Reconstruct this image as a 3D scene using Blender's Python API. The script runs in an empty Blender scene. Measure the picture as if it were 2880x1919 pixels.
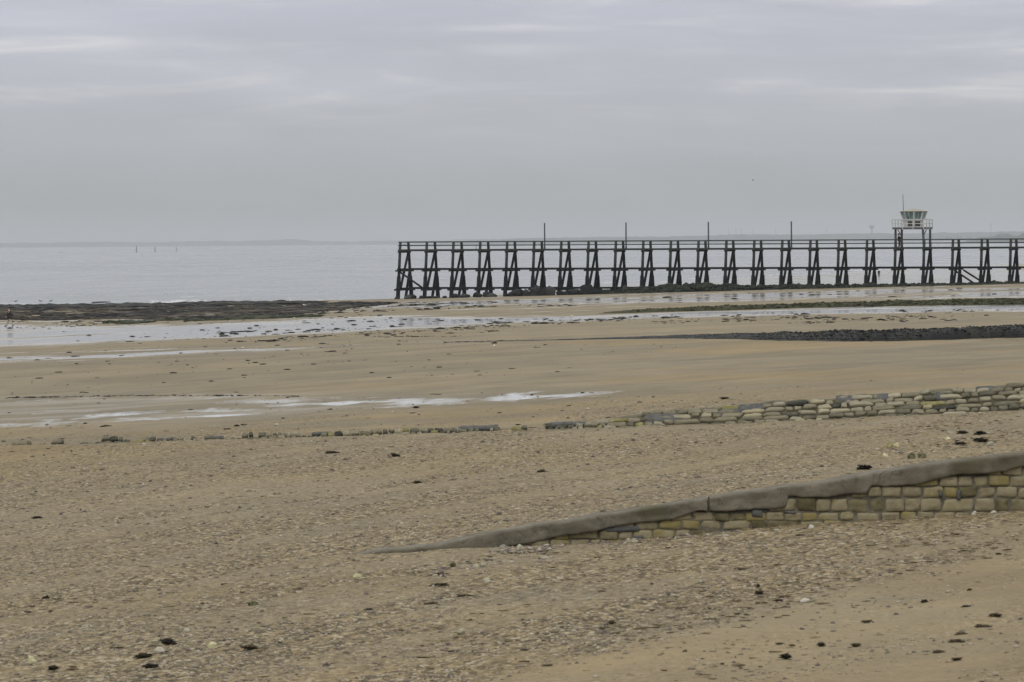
import bpy, bmesh, math, random
import numpy as np
from mathutils import Vector, Matrix
random.seed(7); RNG = np.random.default_rng(11)
scn = bpy.context.scene
COL = scn.collection
# ------------------------------------------------------------------ camera, sky, sun, exposure
F = 13000.0                      # focal length in photo pixels (photo 2880 wide): a 162 mm view
ROLL = 0.0075
PITCH = (959.5 - 682.5) / F
cam = bpy.data.cameras.new('camera'); camo = bpy.data.objects.new('camera', cam); COL.objects.link(camo)
cam.sensor_width = 36; cam.lens = 36 * F / 2880; cam.clip_start = 1; cam.clip_end = 90000
camo.rotation_euler = (Matrix.Rotation(math.pi / 2 - math.atan(PITCH), 3, 'X') @ Matrix.Rotation(-ROLL, 3, 'Z')).to_euler()
cam.dof.use_dof = True; cam.dof.focus_distance = 560; cam.dof.aperture_fstop = 10.0
scn.camera = camo
scn.view_settings.view_transform = 'Standard'; scn.view_settings.look = 'None'
scn.view_settings.exposure = 0.0; scn.view_settings.gamma = 1.0

SUN_EL, SUN_AZ = math.radians(48), math.radians(200)
w = bpy.data.worlds.new('World'); scn.world = w; w.use_nodes = True
def world():
    nt = w.node_tree; N = nt.nodes; L = nt.links; N.clear()
    out = N.new('ShaderNodeOutputWorld'); bg = N.new('ShaderNodeBackground'); bg.inputs[1].default_value = 0.1
    sky = N.new('ShaderNodeTexSky'); sky.sky_type = 'NISHITA'; sky.sun_disc = False
    sky.sun_elevation = SUN_EL; sky.sun_rotation = SUN_AZ
    tc = N.new('ShaderNodeTexCoord'); sep = N.new('ShaderNodeSeparateXYZ'); L.new(tc.outputs['Generated'], sep.inputs[0])
    ramp = N.new('ShaderNodeValToRGB'); cr = ramp.color_ramp
    stops = [(0.0, (.385, .40, .405)), (0.008, (.39, .405, .41)), (0.018, (.43, .445, .468)), (0.030, (.49, .503, .55)),
             (0.05, (.535, .545, .625)), (0.10, (.66, .67, .72)), (0.22, (1.05, 1.06, 1.1)), (0.5, (1.3, 1.3, 1.32)), (1.0, (1.2, 1.2, 1.22))]
    cr.elements[0].position, cr.elements[0].color = stops[0][0], (*stops[0][1], 1)
    cr.elements[1].position, cr.elements[1].color = stops[-1][0], (*stops[-1][1], 1)
    for p, c in stops[1:-1]:
        e = cr.elements.new(p); e.color = (*c, 1)
    L.new(sep.outputs[2], ramp.inputs[0])
    def noise(sc, detail, rough, off, dist=0.0):
        mp = N.new('ShaderNodeMapping'); mp.inputs['Scale'].default_value = sc; mp.inputs['Location'].default_value = off
        L.new(tc.outputs['Generated'], mp.inputs[0])
        n = N.new('ShaderNodeTexNoise'); n.inputs['Scale'].default_value = 1; n.inputs['Detail'].default_value = detail
        n.inputs['Roughness'].default_value = rough; n.inputs['Distortion'].default_value = dist
        L.new(mp.outputs[0], n.inputs[0]); return n.outputs[0]
    def mr(v, a, b, c, d, smooth=True):
        m = N.new('ShaderNodeMapRange'); m.interpolation_type = 'SMOOTHSTEP' if smooth else 'LINEAR'
        for i, x in enumerate((a, b, c, d)): m.inputs[i + 1].default_value = x
        L.new(v, m.inputs[0]); return m.outputs[0]
    def mth(op, a, b):
        m = N.new('ShaderNodeMath'); m.operation = op
        for i, x in enumerate((a, b)):
            if isinstance(x, (int, float)): m.inputs[i].default_value = x
            else: L.new(x, m.inputs[i])
        return m.outputs[0]
    env = mth('MULTIPLY', mr(sep.outputs[2], .021, .031, 0, 1), 1.0)
    st = mr(noise((20, 20, 190), 6, .6, (3.1, 1.2, 0.35), .5), .42, .76, 0, 1)      # long thin bright streaks
    big = mr(noise((9, 9, 85), 4, .55, (7.7, 2.0, 4.1), .4), .36, .66, 0, 1)               # broad bands
    soft = mr(noise((13, 13, 60), 5, .6, (1.7, 5.0, 2.3), .5), .3, .7, -.06, .06, False)
    bands = mth('MULTIPLY', mth('MULTIPLY', st, big), env)
    val = mth('ADD', mth('MULTIPLY', bands, .34), 1.0)
    dk = mth('MULTIPLY', mth('MULTIPLY', mth('SUBTRACT', .5, big), env), .06)
    val = mth('ADD', mth('SUBTRACT', val, dk), soft)
    mul = N.new('ShaderNodeVectorMath'); mul.operation = 'SCALE'
    L.new(ramp.outputs[0], mul.inputs[0]); L.new(val, mul.inputs['Scale'])
    warm = N.new('ShaderNodeMix'); warm.data_type = 'RGBA'; warm.blend_type = 'MULTIPLY'
    L.new(bands, warm.inputs[0]); L.new(mul.outputs[0], warm.inputs[6]); warm.inputs[7].default_value = (1.03, 1.0, .90, 1)
    s10 = N.new('ShaderNodeVectorMath'); s10.operation = 'SCALE'; s10.inputs['Scale'].default_value = 10
    L.new(warm.outputs[2], s10.inputs[0])
    mx = N.new('ShaderNodeMix'); mx.data_type = 'RGBA'; mx.inputs[0].default_value = .97
    L.new(sky.outputs[0], mx.inputs[6]); L.new(s10.outputs[0], mx.inputs[7])
    L.new(mx.outputs[2], bg.inputs[0]); L.new(bg.outputs[0], out.inputs[0])
world()
sl = bpy.data.lights.new('sun', 'SUN'); sl.energy = 0.7; sl.angle = math.radians(25); sl.color = (1, .96, .9)
so = bpy.data.objects.new('sun', sl); COL.objects.link(so)
sd_ = Vector((math.sin(SUN_AZ) * math.cos(SUN_EL), math.cos(SUN_AZ) * math.cos(SUN_EL), math.sin(SUN_EL)))
so.rotation_euler = sd_.to_track_quat('Z', 'Y').to_euler()

# ------------------------------------------------------------------ helpers
def vnoise(x, y, seed=0):
    x = np.asarray(x, float); y = np.asarray(y, float)
    xi = np.floor(x); yi = np.floor(y); fx = x - xi; fy = y - yi
    fx = fx * fx * (3 - 2 * fx); fy = fy * fy * (3 - 2 * fy)
    xi = xi.astype(np.int64); yi = yi.astype(np.int64)
    def h(a, b):
        n = (a * 374761393 + b * 668265263 + seed * 2147483647 + 12345) & 0xFFFFFFFF
        n = ((n ^ (n >> 13)) * 1274126177) & 0xFFFFFFFF
        n = ((n ^ (n >> 16)) * 2246822519) & 0xFFFFFFFF
        return ((n ^ (n >> 15)) & 0xFFFFFF) / 16777215.0
    a = h(xi, yi); b = h(xi + 1, yi); c = h(xi, yi + 1); d = h(xi + 1, yi + 1)
    return (a * (1 - fx) + b * fx) * (1 - fy) + (c * (1 - fx) + d * fx) * fy
def fbm(x, y, seed=0, oct=4, gain=.5):
    s = 0; a = 1; t = 0; f = 1
    for i in range(oct):
        s = s + a * vnoise(x * f, y * f, seed + i * 17); t += a; a *= gain; f *= 2.03
    return s / t
def sstep(a, b, v):
    t = np.clip((v - a) / (b - a), 0, 1); return t * t * (3 - 2 * t)
def ray(px, py):
    """direction (x, 1, z) of a photo pixel"""
    u = (px - 1440) ; v = (py - 959.5)
    ur = u * math.cos(ROLL) - v * math.sin(ROLL); vr = u * math.sin(ROLL) + v * math.cos(ROLL)
    c, s = math.cos(math.atan(PITCH)), math.sin(math.atan(PITCH))
    dz = -vr / F; fy = c + dz * s; fz = -s + dz * c
    return ur / F / fy, fz / fy
def at_y(px, py, Y):
    a, b = ray(px, py); return Vector((a * Y, Y, b * Y))

# terrain -----------------------------------------------------------
SEA = -8.0
SHORE = [(-2600, 430), (-300, 585), (-66, 612), (-27, 655), (-13, 668), (17, 858), (62, 1040), (169, 1527), (420, 2500), (2000, 7000)]
def seg_sd(X, Y, pts):
    """signed distance to a polyline, positive on the right-hand (landward) side"""
    best = np.full(np.shape(X), 1e12); sg = np.ones(np.shape(X))
    for (ax, ay), (bx, by) in zip(pts[:-1], pts[1:]):
        dx, dy = bx - ax, by - ay; L2 = dx * dx + dy * dy
        t = np.clip(((X - ax) * dx + (Y - ay) * dy) / L2, 0, 1)
        ex = X - ax - t * dx; ey = Y - ay - t * dy; d = ex * ex + ey * ey
        cr = dx * (Y - ay) - dy * (X - ax)
        m = d < best; best = np.where(m, d, best); sg = np.where(m, np.where(cr > 0, -1, 1), sg)
    return np.sqrt(best) * sg
def shore_sd(X, Y):
    X = np.asarray(X, float); Y = np.asarray(Y, float)
    d = seg_sd(X, Y / 3.0, [(a, b / 3.0) for a, b in SHORE])
    return d
BY = [0, 84, 140, 270, 430, 650, 900, 5000]; BB = [.058, .058, .046, .030, .0195, .0205, .0205, .0205]
AY = [0, 58, 84, 140, 270, 430, 650, 900, 3000, 9000]
AA = [-5.22, -5.40, -5.50, -5.70, -6.16, -6.74, -7.50, -8.45, -16, -37]
WALL_Y = 84.5
# near concrete-capped wall traced in the photo: top lip, lower edge of the capping, foot
TOPL = [(961, 1565), (1090, 1546), (1233, 1531), (1340, 1506), (1483, 1481), (1680, 1450), (1833, 1426), (1999, 1398), (2160, 1375), (2280, 1361), (2466, 1328), (2645, 1301), (2854, 1276), (3200, 1232)]
BOTL = [(961, 1567), (1100, 1564), (1233, 1560), (1376, 1543), (1460, 1533), (1540, 1521), (1600, 1506), (1680, 1491), (1750, 1481), (1830, 1470), (1897, 1459), (1978, 1434), (2001, 1436), (2210, 1436), (2212, 1402), (2280, 1401), (2443, 1389), (2446, 1370), (2573, 1368), (2698, 1340), (2854, 1320), (3200, 1275)]
WT = [at_y(a, b, WALL_Y) for a, b in TOPL]; WB = [at_y(a, b, WALL_Y) for a, b in BOTL]
wtx = [p.x for p in WT]; wtz = [p.z for p in WT]; wbx = [p.x for p in WB]; wbz = [p.z for p in WB]
def terrain0(X, Y):
    X = np.asarray(X, float); Y = np.asarray(Y, float)
    b = np.interp(Y, BY, BB); a = np.interp(Y, AY, AA)
    Xc = np.where(X > 40, 40 + 90 * np.tanh((X - 40) / 90), X); Xc = np.where(Xc < -70, -70, Xc)
    P = a + b * Xc
    sd = shore_sd(X, Y)
    lo = SEA + .004 * np.clip(sd, 0, 400)
    k = .08; d = P - lo
    land = lo + .5 * (d + np.sqrt(d * d + k * k))
    land = np.minimum(land, SEA + .02 + np.clip(sd, 0, None) * .05 + .02)
    under = SEA - .01 - .03 * np.clip(-sd, 0, 60)
    t = sstep(-1.5, 1.5, sd)
    z = np.where(sd > 1.5, land, np.where(sd < -1.5, under, under * (1 - t) + land * t))
    # sand banked up behind the near wall
    z = z - .085 * np.exp(-((X - 1.2) / 2.9) ** 2) * np.exp(-((Y - 84) / 7.0) ** 2)
    dist = Y - (WALL_Y + .25)
    top = np.interp(X, wtx, wtz) - .07
    bank = np.where((dist > 0) & (X > wtx[0]), np.clip(top - z, 0, None) * np.exp(-np.clip(dist, 0, None) / 7.0), 0)
    return z + bank
def tz(x, y): return float(terrain0(np.array([x]), np.array([y]))[0])
def gnd(px, py):
    a, b = ray(px, py)
    ys = 30 * np.exp(np.linspace(0, math.log(3500 / 30), 1500))
    f = terrain0(a * ys, ys) - b * ys
    i = np.where((f[:-1] < 0) & (f[1:] >= 0))[0]
    if len(i) == 0: Y = 3000
    else:
        i = i[0]; t = f[i] / (f[i] - f[i + 1]); Y = ys[i] + t * (ys[i + 1] - ys[i])
    return Vector((a * Y, Y, b * Y))
def proj(x, y, z):
    u = x / y; v = z / y
    c, s = math.cos(math.atan(PITCH)), math.sin(math.atan(PITCH))
    d = c - v * s; ur = u / d * F; vr = -(s + v * c) / d * F
    return 1440 + ur * math.cos(ROLL) + vr * math.sin(ROLL), 959.5 - ur * math.sin(ROLL) + vr * math.cos(ROLL)

# materials -----------------------------------------------------------
class M:
    def __init__(s, name):
        s.m = bpy.data.materials.new(name); s.m.use_nodes = True; s.nt = s.m.node_tree
        s.b = s.nt.nodes['Principled BSDF']; s.tc = s.n('ShaderNodeTexCoord')
    def n(s, t): return s.nt.nodes.new(t)
    def l(s, a, b): s.nt.links.new(a, b)
    def noise(s, scale, detail=4, rough=.55, vec=(1, 1, 1), dist=0, rot=0):
        mp = s.n('ShaderNodeMapping'); mp.inputs['Scale'].default_value = vec; mp.inputs['Rotation'].default_value = (0, 0, rot)
        s.l(s.tc.outputs['Object'], mp.inputs[0])
        n = s.n('ShaderNodeTexNoise'); n.inputs['Scale'].default_value = scale; n.inputs['Detail'].default_value = detail
        n.inputs['Roughness'].default_value = rough; n.inputs['Distortion'].default_value = dist
        s.l(mp.outputs[0], n.inputs[0]); return n.outputs[0]
    def mr(s, v, a, b, c=0, d=1):
        m = s.n('ShaderNodeMapRange'); m.interpolation_type = 'SMOOTHSTEP'
        for i, x in enumerate((a, b, c, d)): m.inputs[i + 1].default_value = x
        s.l(v, m.inputs[0]); return m.outputs[0]
    def mth(s, op, a, b=0.0):
        m = s.n('ShaderNodeMath'); m.operation = op
        for i, x in enumerate((a, b)):
            if isinstance(x, (int, float)): m.inputs[i].default_value = x
            else: s.l(x, m.inputs[i])
        return m.outputs[0]
    def mix(s, f, a, b, blend='MIX'):
        m = s.n('ShaderNodeMix'); m.data_type = 'RGBA'; m.blend_type = blend
        for k, x in ((0, f), (6, a), (7, b)):
            if isinstance(x, (int, float)): m.inputs[k].default_value = x
            elif isinstance(x, tuple): m.inputs[k].default_value = (*x, 1) if len(x) == 3 else x
            else: s.l(x, m.inputs[k])
        return m.outputs[2]
    def attr(s, name):
        a = s.n('ShaderNodeAttribute'); a.attribute_name = name; return a.outputs['Fac']
    def ramp(s, v, stops):
        r = s.n('ShaderNodeValToRGB'); cr = r.color_ramp
        cr.elements[0].position, cr.elements[0].color = stops[0][0], (*stops[0][1], 1)
        cr.elements[1].position, cr.elements[1].color = stops[-1][0], (*stops[-1][1], 1)
        for p, c in stops[1:-1]: cr.elements.new(p).color = (*c, 1)
        s.l(v, r.inputs[0]); return r.outputs[0]
    def bump(s, h, strength, dist):
        b = s.n('ShaderNodeBump'); b.inputs['Strength'].default_value = strength; b.inputs['Distance'].default_value = dist
        s.l(h, b.inputs['Height']); s.l(b.outputs[0], s.b.inputs['Normal'])
    def set(s, color=None, rough=None, spec=None):
        for k, v in (('Base Color', color), ('Roughness', rough), ('Specular IOR Level', spec)):
            if v is None: continue
            if isinstance(v, (int, float)): s.b.inputs[k].default_value = v
            elif isinstance(v, tuple): s.b.inputs[k].default_value = (*v, 1)
            else: s.l(v, s.b.inputs[k])
        return s.m
def simple(name, c1, c2, scale, rough=.8, bump=.3, vec=(1, 1, 1), bd=.02, spec=.3):
    m = M(name); n = m.noise(scale, 5, .6, vec); f = m.mr(n, .3, .7)
    m.bump(n, bump, bd); return m.set(m.mix(f, c1, c2), rough, spec)
def tinted(name, stops, scale=8, rough=.8, bump=.4, bd=.02, spec=.3, amp=.35):
    """colour chosen along the stops by the per-piece tint attribute plus grain"""
    m = M(name); n = m.noise(scale, 5, .62); a = m.attr('tint')
    v = m.mth('ADD', a, m.mth('MULTIPLY', m.mth('SUBTRACT', n, .5), amp))
    m.bump(n, bump, bd); return m.set(m.ramp(v, stops), rough, spec)

# mesh building -----------------------------------------------------------
def mesh_np(name, V, Fc, mats, smooth=False, attrs=None, mi=None):
    me = bpy.data.meshes.new(name); V = np.asarray(V, np.float32); Fc = np.asarray(Fc, np.int32)
    k = Fc.shape[1]
    me.vertices.add(len(V)); me.vertices.foreach_set('co', V.ravel())
    me.loops.add(Fc.size); me.loops.foreach_set('vertex_index', Fc.ravel())
    me.polygons.add(len(Fc)); me.polygons.foreach_set('loop_start', np.arange(0, Fc.size, k, dtype=np.int32))
    if smooth: me.polygons.foreach_set('use_smooth', np.ones(len(Fc), bool))
    for a, v in (attrs or {}).items():
        t = me.attributes.new(a, 'FLOAT', 'POINT'); t.data.foreach_set('value', np.asarray(v, np.float32))
    for m in (mats if isinstance(mats, (list, tuple)) else [mats]): me.materials.append(m)
    if mi is not None: me.polygons.foreach_set('material_index', np.asarray(mi, np.int32))
    me.update(calc_edges=True); me.validate()
    return me
def link(name, me, parent=None, loc=None):
    o = bpy.data.objects.new(name, me); COL.objects.link(o)
    if parent is not None: o.parent = parent
    if loc is not None: o.location = loc
    return o
def tag(o, label=None, cat=None, group=None, kind=None):
    if label: o['label'] = label
    if cat: o['category'] = cat
    if group: o['group'] = group
    if kind: o['kind'] = kind
    return o
def empty(name, loc=(0, 0, 0), rz=0): 
    o = link(name, None); o.location = loc; o.rotation_euler = (0, 0, rz); o.empty_display_size = .3; return o
class MB:
    """collects polygons; build() links them as one mesh object"""
    def __init__(s): s.bm = bmesh.new()
    def poly(s, pts): return s.bm.faces.new([s.bm.verts.new(p) for p in pts])
    def hull8(s, p):
        v = [s.bm.verts.new(q) for q in p]
        for f in ((0, 3, 2, 1), (4, 5, 6, 7), (0, 1, 5, 4), (1, 2, 6, 5), (2, 3, 7, 6), (3, 0, 4, 7)): s.bm.faces.new([v[i] for i in f])
        return s
    def box(s, x0, x1, y0, y1, z0, z1):
        return s.hull8([(x0, y0, z0), (x1, y0, z0), (x1, y1, z0), (x0, y1, z0), (x0, y0, z1), (x1, y0, z1), (x1, y1, z1), (x0, y1, z1)])
    def bar(s, p, q, a, b, up=(0, 0, 1), a2=None, b2=None):
        """rectangular bar from p to q, a wide across `up`, b along it"""
        p, q = Vector(p), Vector(q); d = (q - p).normalized(); up = Vector(up)
        r = d.cross(up).normalized(); u = r.cross(d).normalized(); a2 = a2 or a; b2 = b2 or b
        P = []
        for c, aa, bb in ((p, a, b), (q, a2, b2)):
            P += [c + r * (i * aa / 2) + u * (j * bb / 2) for i, j in ((-1, -1), (1, -1), (1, 1), (-1, 1))]
        return s.hull8(P)
    def tube(s, p, q, r0, r1=None, n=8):
        p, q = Vector(p), Vector(q); r1 = r0 if r1 is None else r1; d = (q - p).normalized()
        a = d.orthogonal().normalized(); b = d.cross(a)
        R = []
        for c, r in ((p, r0), (q, r1)):
            R.append([s.bm.verts.new(c + (a * math.cos(t) + b * math.sin(t)) * r) for t in [2 * math.pi * i / n for i in range(n)]])
        for i in range(n): s.bm.faces.new([R[0][i], R[0][(i + 1) % n], R[1][(i + 1) % n], R[1][i]])
        s.bm.faces.new(R[0][::-1]); s.bm.faces.new(R[1]); return s
    def build(s, name, mat, parent=None, bevel=0, smooth=False):
        if bevel: bmesh.ops.bevel(s.bm, geom=s.bm.edges[:], offset=bevel, segments=1, affect='EDGES')
        bmesh.ops.recalc_face_normals(s.bm, faces=s.bm.faces[:])
        me = bpy.data.meshes.new(name); s.bm.to_mesh(me); s.bm.free(); me.materials.append(mat)
        if smooth: me.polygons.foreach_set('use_smooth', [True] * len(me.polygons))
        return link(name, me, parent)
def ico(sub):
    bm = bmesh.new(); bmesh.ops.create_icosphere(bm, subdivisions=sub, radius=1)
    V = np.array([v.co[:] for v in bm.verts]); Fc = np.array([[v.index for v in f.verts] for f in bm.faces]); bm.free(); return V, Fc
ICO = {k: ico(k) for k in (1, 2, 3, 4)}
OCT = (np.array([(1, 0, 0), (-1, 0, 0), (0, 1, 0), (0, -1, 0), (0, 0, 1), (0, 0, -1)], float),
       np.array([(0, 2, 4), (2, 1, 4), (1, 3, 4), (3, 0, 4), (2, 0, 5), (1, 2, 5), (3, 1, 5), (0, 3, 5)]))
def n3(V, f, seed):
    return (vnoise(V[:, 0] * f + 9.1 * V[:, 2] * .37 * f, V[:, 1] * f - V[:, 2] * f * .81 + 5, seed) + vnoise(V[:, 2] * f * 1.1 + 31, V[:, 0] * f * .9 - V[:, 1] * f * .6, seed + 5)) - 1
def lump(size, seed, sub=2, rough=.45, freq=1.6, flat=0.0, facet=0):
    """an irregular stone or clump, unit ball pushed about and scaled"""
    V, Fc = ICO[sub]; V = V.copy(); r = 1 + rough * n3(V, freq, seed) + rough * .45 * n3(V, freq * 2.7, seed + 40)
    V = V * r[:, None]
    if facet:
        g = np.random.default_rng(seed)
        for _ in range(facet):
            n = g.normal(size=3); n /= np.linalg.norm(n); h = .62 + .2 * g.random()
            d = V @ n - h; V = V - np.outer(np.clip(d, 0, None), n)
    V = V * np.array(size)
    return V, Fc
def scatter(pts, sizes, base, rngseed, rough=.35, rot=True, lift=0.2):
    """many small bodies merged into one vertex/face array; base=(V,F) unit body"""
    g = np.random.default_rng(rngseed); V0, F0 = base; n = len(pts); m = len(V0)
    jit = 1 + rough * (g.random((n, m)) - .5) * 2
    V = V0[None] * jit[:, :, None] * sizes[:, None, :]
    if rot:
        a = g.random(n) * 2 * np.pi; c, s = np.cos(a)[:, None], np.sin(a)[:, None]
        V = np.stack([V[..., 0] * c - V[..., 1] * s, V[..., 0] * s + V[..., 1] * c, V[..., 2]], -1)
    V = V + pts[:, None, :]; V[..., 2] += lift * sizes[:, None, 2]
    Fc = (F0[None] + (np.arange(n) * m)[:, None, None]).reshape(-1, 3)
    return V.reshape(-1, 3), Fc, m
def inpoly(X, Y, poly):
    P = np.array(poly); out = np.zeros(X.shape, bool)
    k = (X >= P[:, 0].min()) & (X <= P[:, 0].max()) & (Y >= P[:, 1].min()) & (Y <= P[:, 1].max())
    if not k.any(): return out
    x, y = X[k], Y[k]; r = np.zeros(x.shape, bool); n = len(poly)
    for i in range(n):
        x0, y0 = poly[i]; x1, y1 = poly[(i + 1) % n]
        if y0 == y1: continue
        r ^= ((y0 > y) != (y1 > y)) & (x < (x1 - x0) * (y - y0) / (y1 - y0) + x0)
    out[k] = r; return out
def soft(X, Y, poly, ax, ay, n=5):
    """share of n nudged copies of each point inside the outline: a soft ragged edge"""
    a = 0
    for q in range(n):
        t = (q - (n - 1) / 2) / n
        a = a + inpoly(X + t * ax, Y + t * ay, poly)
    return a / n
def wpoly(px, step=120):
    """photo outline -> outline on the ground"""
    o = []
    for (a, b), (c, d) in zip(px, px[1:] + px[:1]):
        n = max(1, int(abs(c - a) / step))
        for i in range(n):
            g = gnd(a + (c - a) * i / n, b + (d - b) * i / n); o.append((g.x, g.y))
    return o

# ------------------------------------------------------------------ ground zones
WET1 = wpoly([(-300, 915), (20, 912), (200, 917), (350, 919), (560, 913), (800, 902), (1000, 894), (1150, 887), (1300, 894), (1500, 891), (1700, 886), (2040, 875), (2400, 863), (2900, 851), (3300, 845),
              (3300, 872), (2860, 876), (2500, 880), (2250, 885), (2000, 891), (1700, 902), (1400, 914), (1250, 922), (1000, 936), (700, 946), (450, 958), (200, 968), (20, 974), (-300, 982)])
WET2 = wpoly([(1060, 850), (1250, 847), (1500, 842), (1700, 838), (2000, 826), (2400, 817), (2900, 808), (3300, 803), (3300, 832), (2860, 836), (2500, 841), (2200, 847), (1900, 849), (1700, 853), (1400, 857), (1200, 864), (1060, 864)])
WET3 = wpoly([(-300, 1010), (20, 1003), (400, 991), (700, 979), (1100, 968), (1350, 957), (1350, 960), (1100, 973), (700, 988), (300, 1008), (20, 1020), (-300, 1030)])
WET4 = wpoly([(-300, 996), (20, 990), (300, 984), (600, 972), (900, 962), (1000, 958), (1000, 961), (600, 977), (300, 990), (20, 996), (-300, 1001)])
POOLS = [wpoly(p, 60) for p in (
    [(-200, 1197), (20, 1189), (150, 1186), (320, 1185), (310, 1190), (150, 1193), (20, 1195), (-200, 1204)],
    [(20, 1122), (350, 1116), (350, 1118), (20, 1125)],
    [(90, 1163), (240, 1159), (240, 1161), (90, 1165)], [(480, 1114), (690, 1113), (690, 1116), (480, 1117)],
    [(230, 1173), (380, 1158), (560, 1158), (610, 1153), (700, 1159), (735, 1163), (640, 1168), (580, 1174), (420, 1183), (330, 1181), (240, 1179)],
    [(640, 1126), (760, 1127), (860, 1128), (990, 1126), (1130, 1123), (1200, 1126), (1340, 1129), (1290, 1134), (1100, 1140), (960, 1144), (860, 1143), (770, 1139), (715, 1135)],
    [(1395, 1122), (1420, 1112), (1500, 1106), (1720, 1105), (1750, 1107), (1640, 1113), (1500, 1119), (1470, 1123)])]
DAMP = wpoly([(-300, 1110), (20, 1108), (800, 1100), (1400, 1098), (1800, 1098), (1500, 1128), (1000, 1150), (700, 1182), (300, 1200), (-300, 1215)])
SMOOTH = wpoly([(2950, 1480), (2500, 1600), (2050, 1700), (1500, 1850), (1350, 1990), (3000, 1990)])
GRAV2 = wpoly([(2500, 957), (2650, 944), (2950, 930), (2950, 962), (2700, 958)])
WARMZ = [wpoly(p) for p in ([(1700, 1062), (2950, 1015), (2950, 1060), (1700, 1105)], [(-100, 1205), (800, 1172), (1800, 1118), (2950, 1068), (2950, 1085), (1900, 1150), (1200, 1200), (-100, 1240)],
                            [(-100, 1258), (500, 1248), (950, 1262), (400, 1310), (-100, 1370)], [(1100, 1290), (1500, 1225), (1900, 1230), (1700, 1300), (1300, 1350)], [(1500, 960), (2500, 950), (2950, 985), (2000, 1000)])]
CD = (.447, .894)        # direction the wash lines run (along the shore)
def streak(X, Y, L, W, seed, oct=4):
    s = X * CD[0] + Y * CD[1]; c = X * CD[1] - Y * CD[0]
    return fbm(s / L, c / W, seed, oct)
def fields(X, Y):
    jx = (fbm(X / 3, Y / 14, 3) - .5); jy = (fbm(X / 3, Y / 14, 9) - .5)
    sc = np.clip(Y / 130, .3, 5)
    Xj = X + jx * 3.0 * np.clip(Y / 300, .1, 1); Yj = Y + jy * 5.0 * sc * np.clip(Y / 300, .3, 1.2)
    st = streak(X, Y, 160, 4.2, 21); st2 = streak(X, Y, 45, 1.1, 33); lat = fbm(X / 22, Y / 16, 5); lat2 = fbm(X / 9, Y / 4.5, 15)
    wet = np.zeros(X.shape)
    m = soft(Xj, Yj, WET1, 2.5, 26, 7); wet = m * (.42 + .6 * sstep(.30, .58, .35 * st + .25 * lat + .4 * lat2))
    m = soft(Xj, Yj, WET2, 2, 22); wet = np.maximum(wet, m * ( .15 + .9 * sstep(.42, .56, .35 * st + .65 * lat2)))
    m = soft(Xj, Yj, WET3, 1.5, 14); wet = np.maximum(wet, m * .85 * sstep(.28, .56, .4 * st2 + .6 * lat2))
    m = soft(Xj, Yj, WET4, 1.5, 10); wet = np.maximum(wet, m * .7 * sstep(.36, .6, .4 * st2 + .6 * lat2))
    far = sstep(300, 420, Y)
    wet = np.maximum(wet, far * (.08 + .7 * sstep(.54, .70, .45 * st + .55 * lat2)))
    beyond = sstep(0, 25, Y - (650 - .349 * (X + 15.6)) - 6)
    wet = np.maximum(wet, beyond * (.45 + .6 * sstep(.38, .55, .3 * st + .7 * lat2)))
    mid = sstep(165, 200, Y) * (1 - sstep(300, 420, Y))
    wet = np.maximum(wet, mid * (.06 + .20 * sstep(.40, .75, .3 * st2 + .7 * lat2)))
    damp = soft(Xj, Yj, DAMP, 2.5, 18)
    wet = np.maximum(wet, damp * (.18 + .22 * sstep(.4, .6, lat2)))
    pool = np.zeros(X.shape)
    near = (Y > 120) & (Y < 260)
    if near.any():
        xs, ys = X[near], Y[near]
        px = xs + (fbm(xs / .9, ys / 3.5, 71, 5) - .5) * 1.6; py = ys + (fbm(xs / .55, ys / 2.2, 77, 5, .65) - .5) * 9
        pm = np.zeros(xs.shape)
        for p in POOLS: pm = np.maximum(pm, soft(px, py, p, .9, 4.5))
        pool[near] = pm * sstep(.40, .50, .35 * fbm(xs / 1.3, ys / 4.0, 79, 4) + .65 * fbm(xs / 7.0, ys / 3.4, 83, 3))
    warm = .12 + .38 * sstep(.4, .7, .5 * fbm(X / 9, Y / 20, 41) + .5 * lat2)
    for z in WARMZ: warm = np.where(inpoly(Xj, Yj, z), np.clip(warm + .62 * sstep(.30, .62, lat), 0, 1), warm)
    warm = warm * (1 - .38 * sstep(150, 210, Y))
    warm = warm * (1 - .75 * np.clip(wet, 0, 1)) * (1 - .6 * damp)
    gr = 1 - sstep(125, 180, Y + (fbm(X / 4, Y / 9, 61) - .5) * 60)
    gr = gr * (.45 + .75 * sstep(.35, .65, streak(X, Y, 9, 1.0, 51)))
    sm = sum(inpoly(X + (fbm(X / 1.2, Y / 2.5, 401 + q) - .5) * 3.2 + (q - 2) * .25, Y + (fbm(X / 1.0, Y / 2.0, 421 + q) - .5) * 12, SMOOTH) * .2 for q in range(5))
    gr = gr * (1 - .8 * sm)
    gr = np.maximum(gr, inpoly(Xj, Yj, GRAV2) * .9)
    return np.clip(wet, 0, 1), pool, np.clip(warm, 0, 1), np.clip(gr, 0, 1)
def relief(X, Y, wet, gr):
    near = 1 - sstep(150, 330, Y)
    r = (streak(X, Y, 12, .9, 91, 4) - .5) * .09 * near + ((fbm(X / .35, Y / .40, 95, 3) - .5) * .05 + (fbm(X / .9, Y / 1.0, 96, 3) - .5) * .07) * (1 - sstep(70, 170, Y)) * (.5 + .5 * gr)
    r += (streak(X, Y, 120, 6, 97, 3) - .5) * .10 * sstep(150, 330, Y) * (1 - np.clip(wet, 0, 1))
    return r
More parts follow.
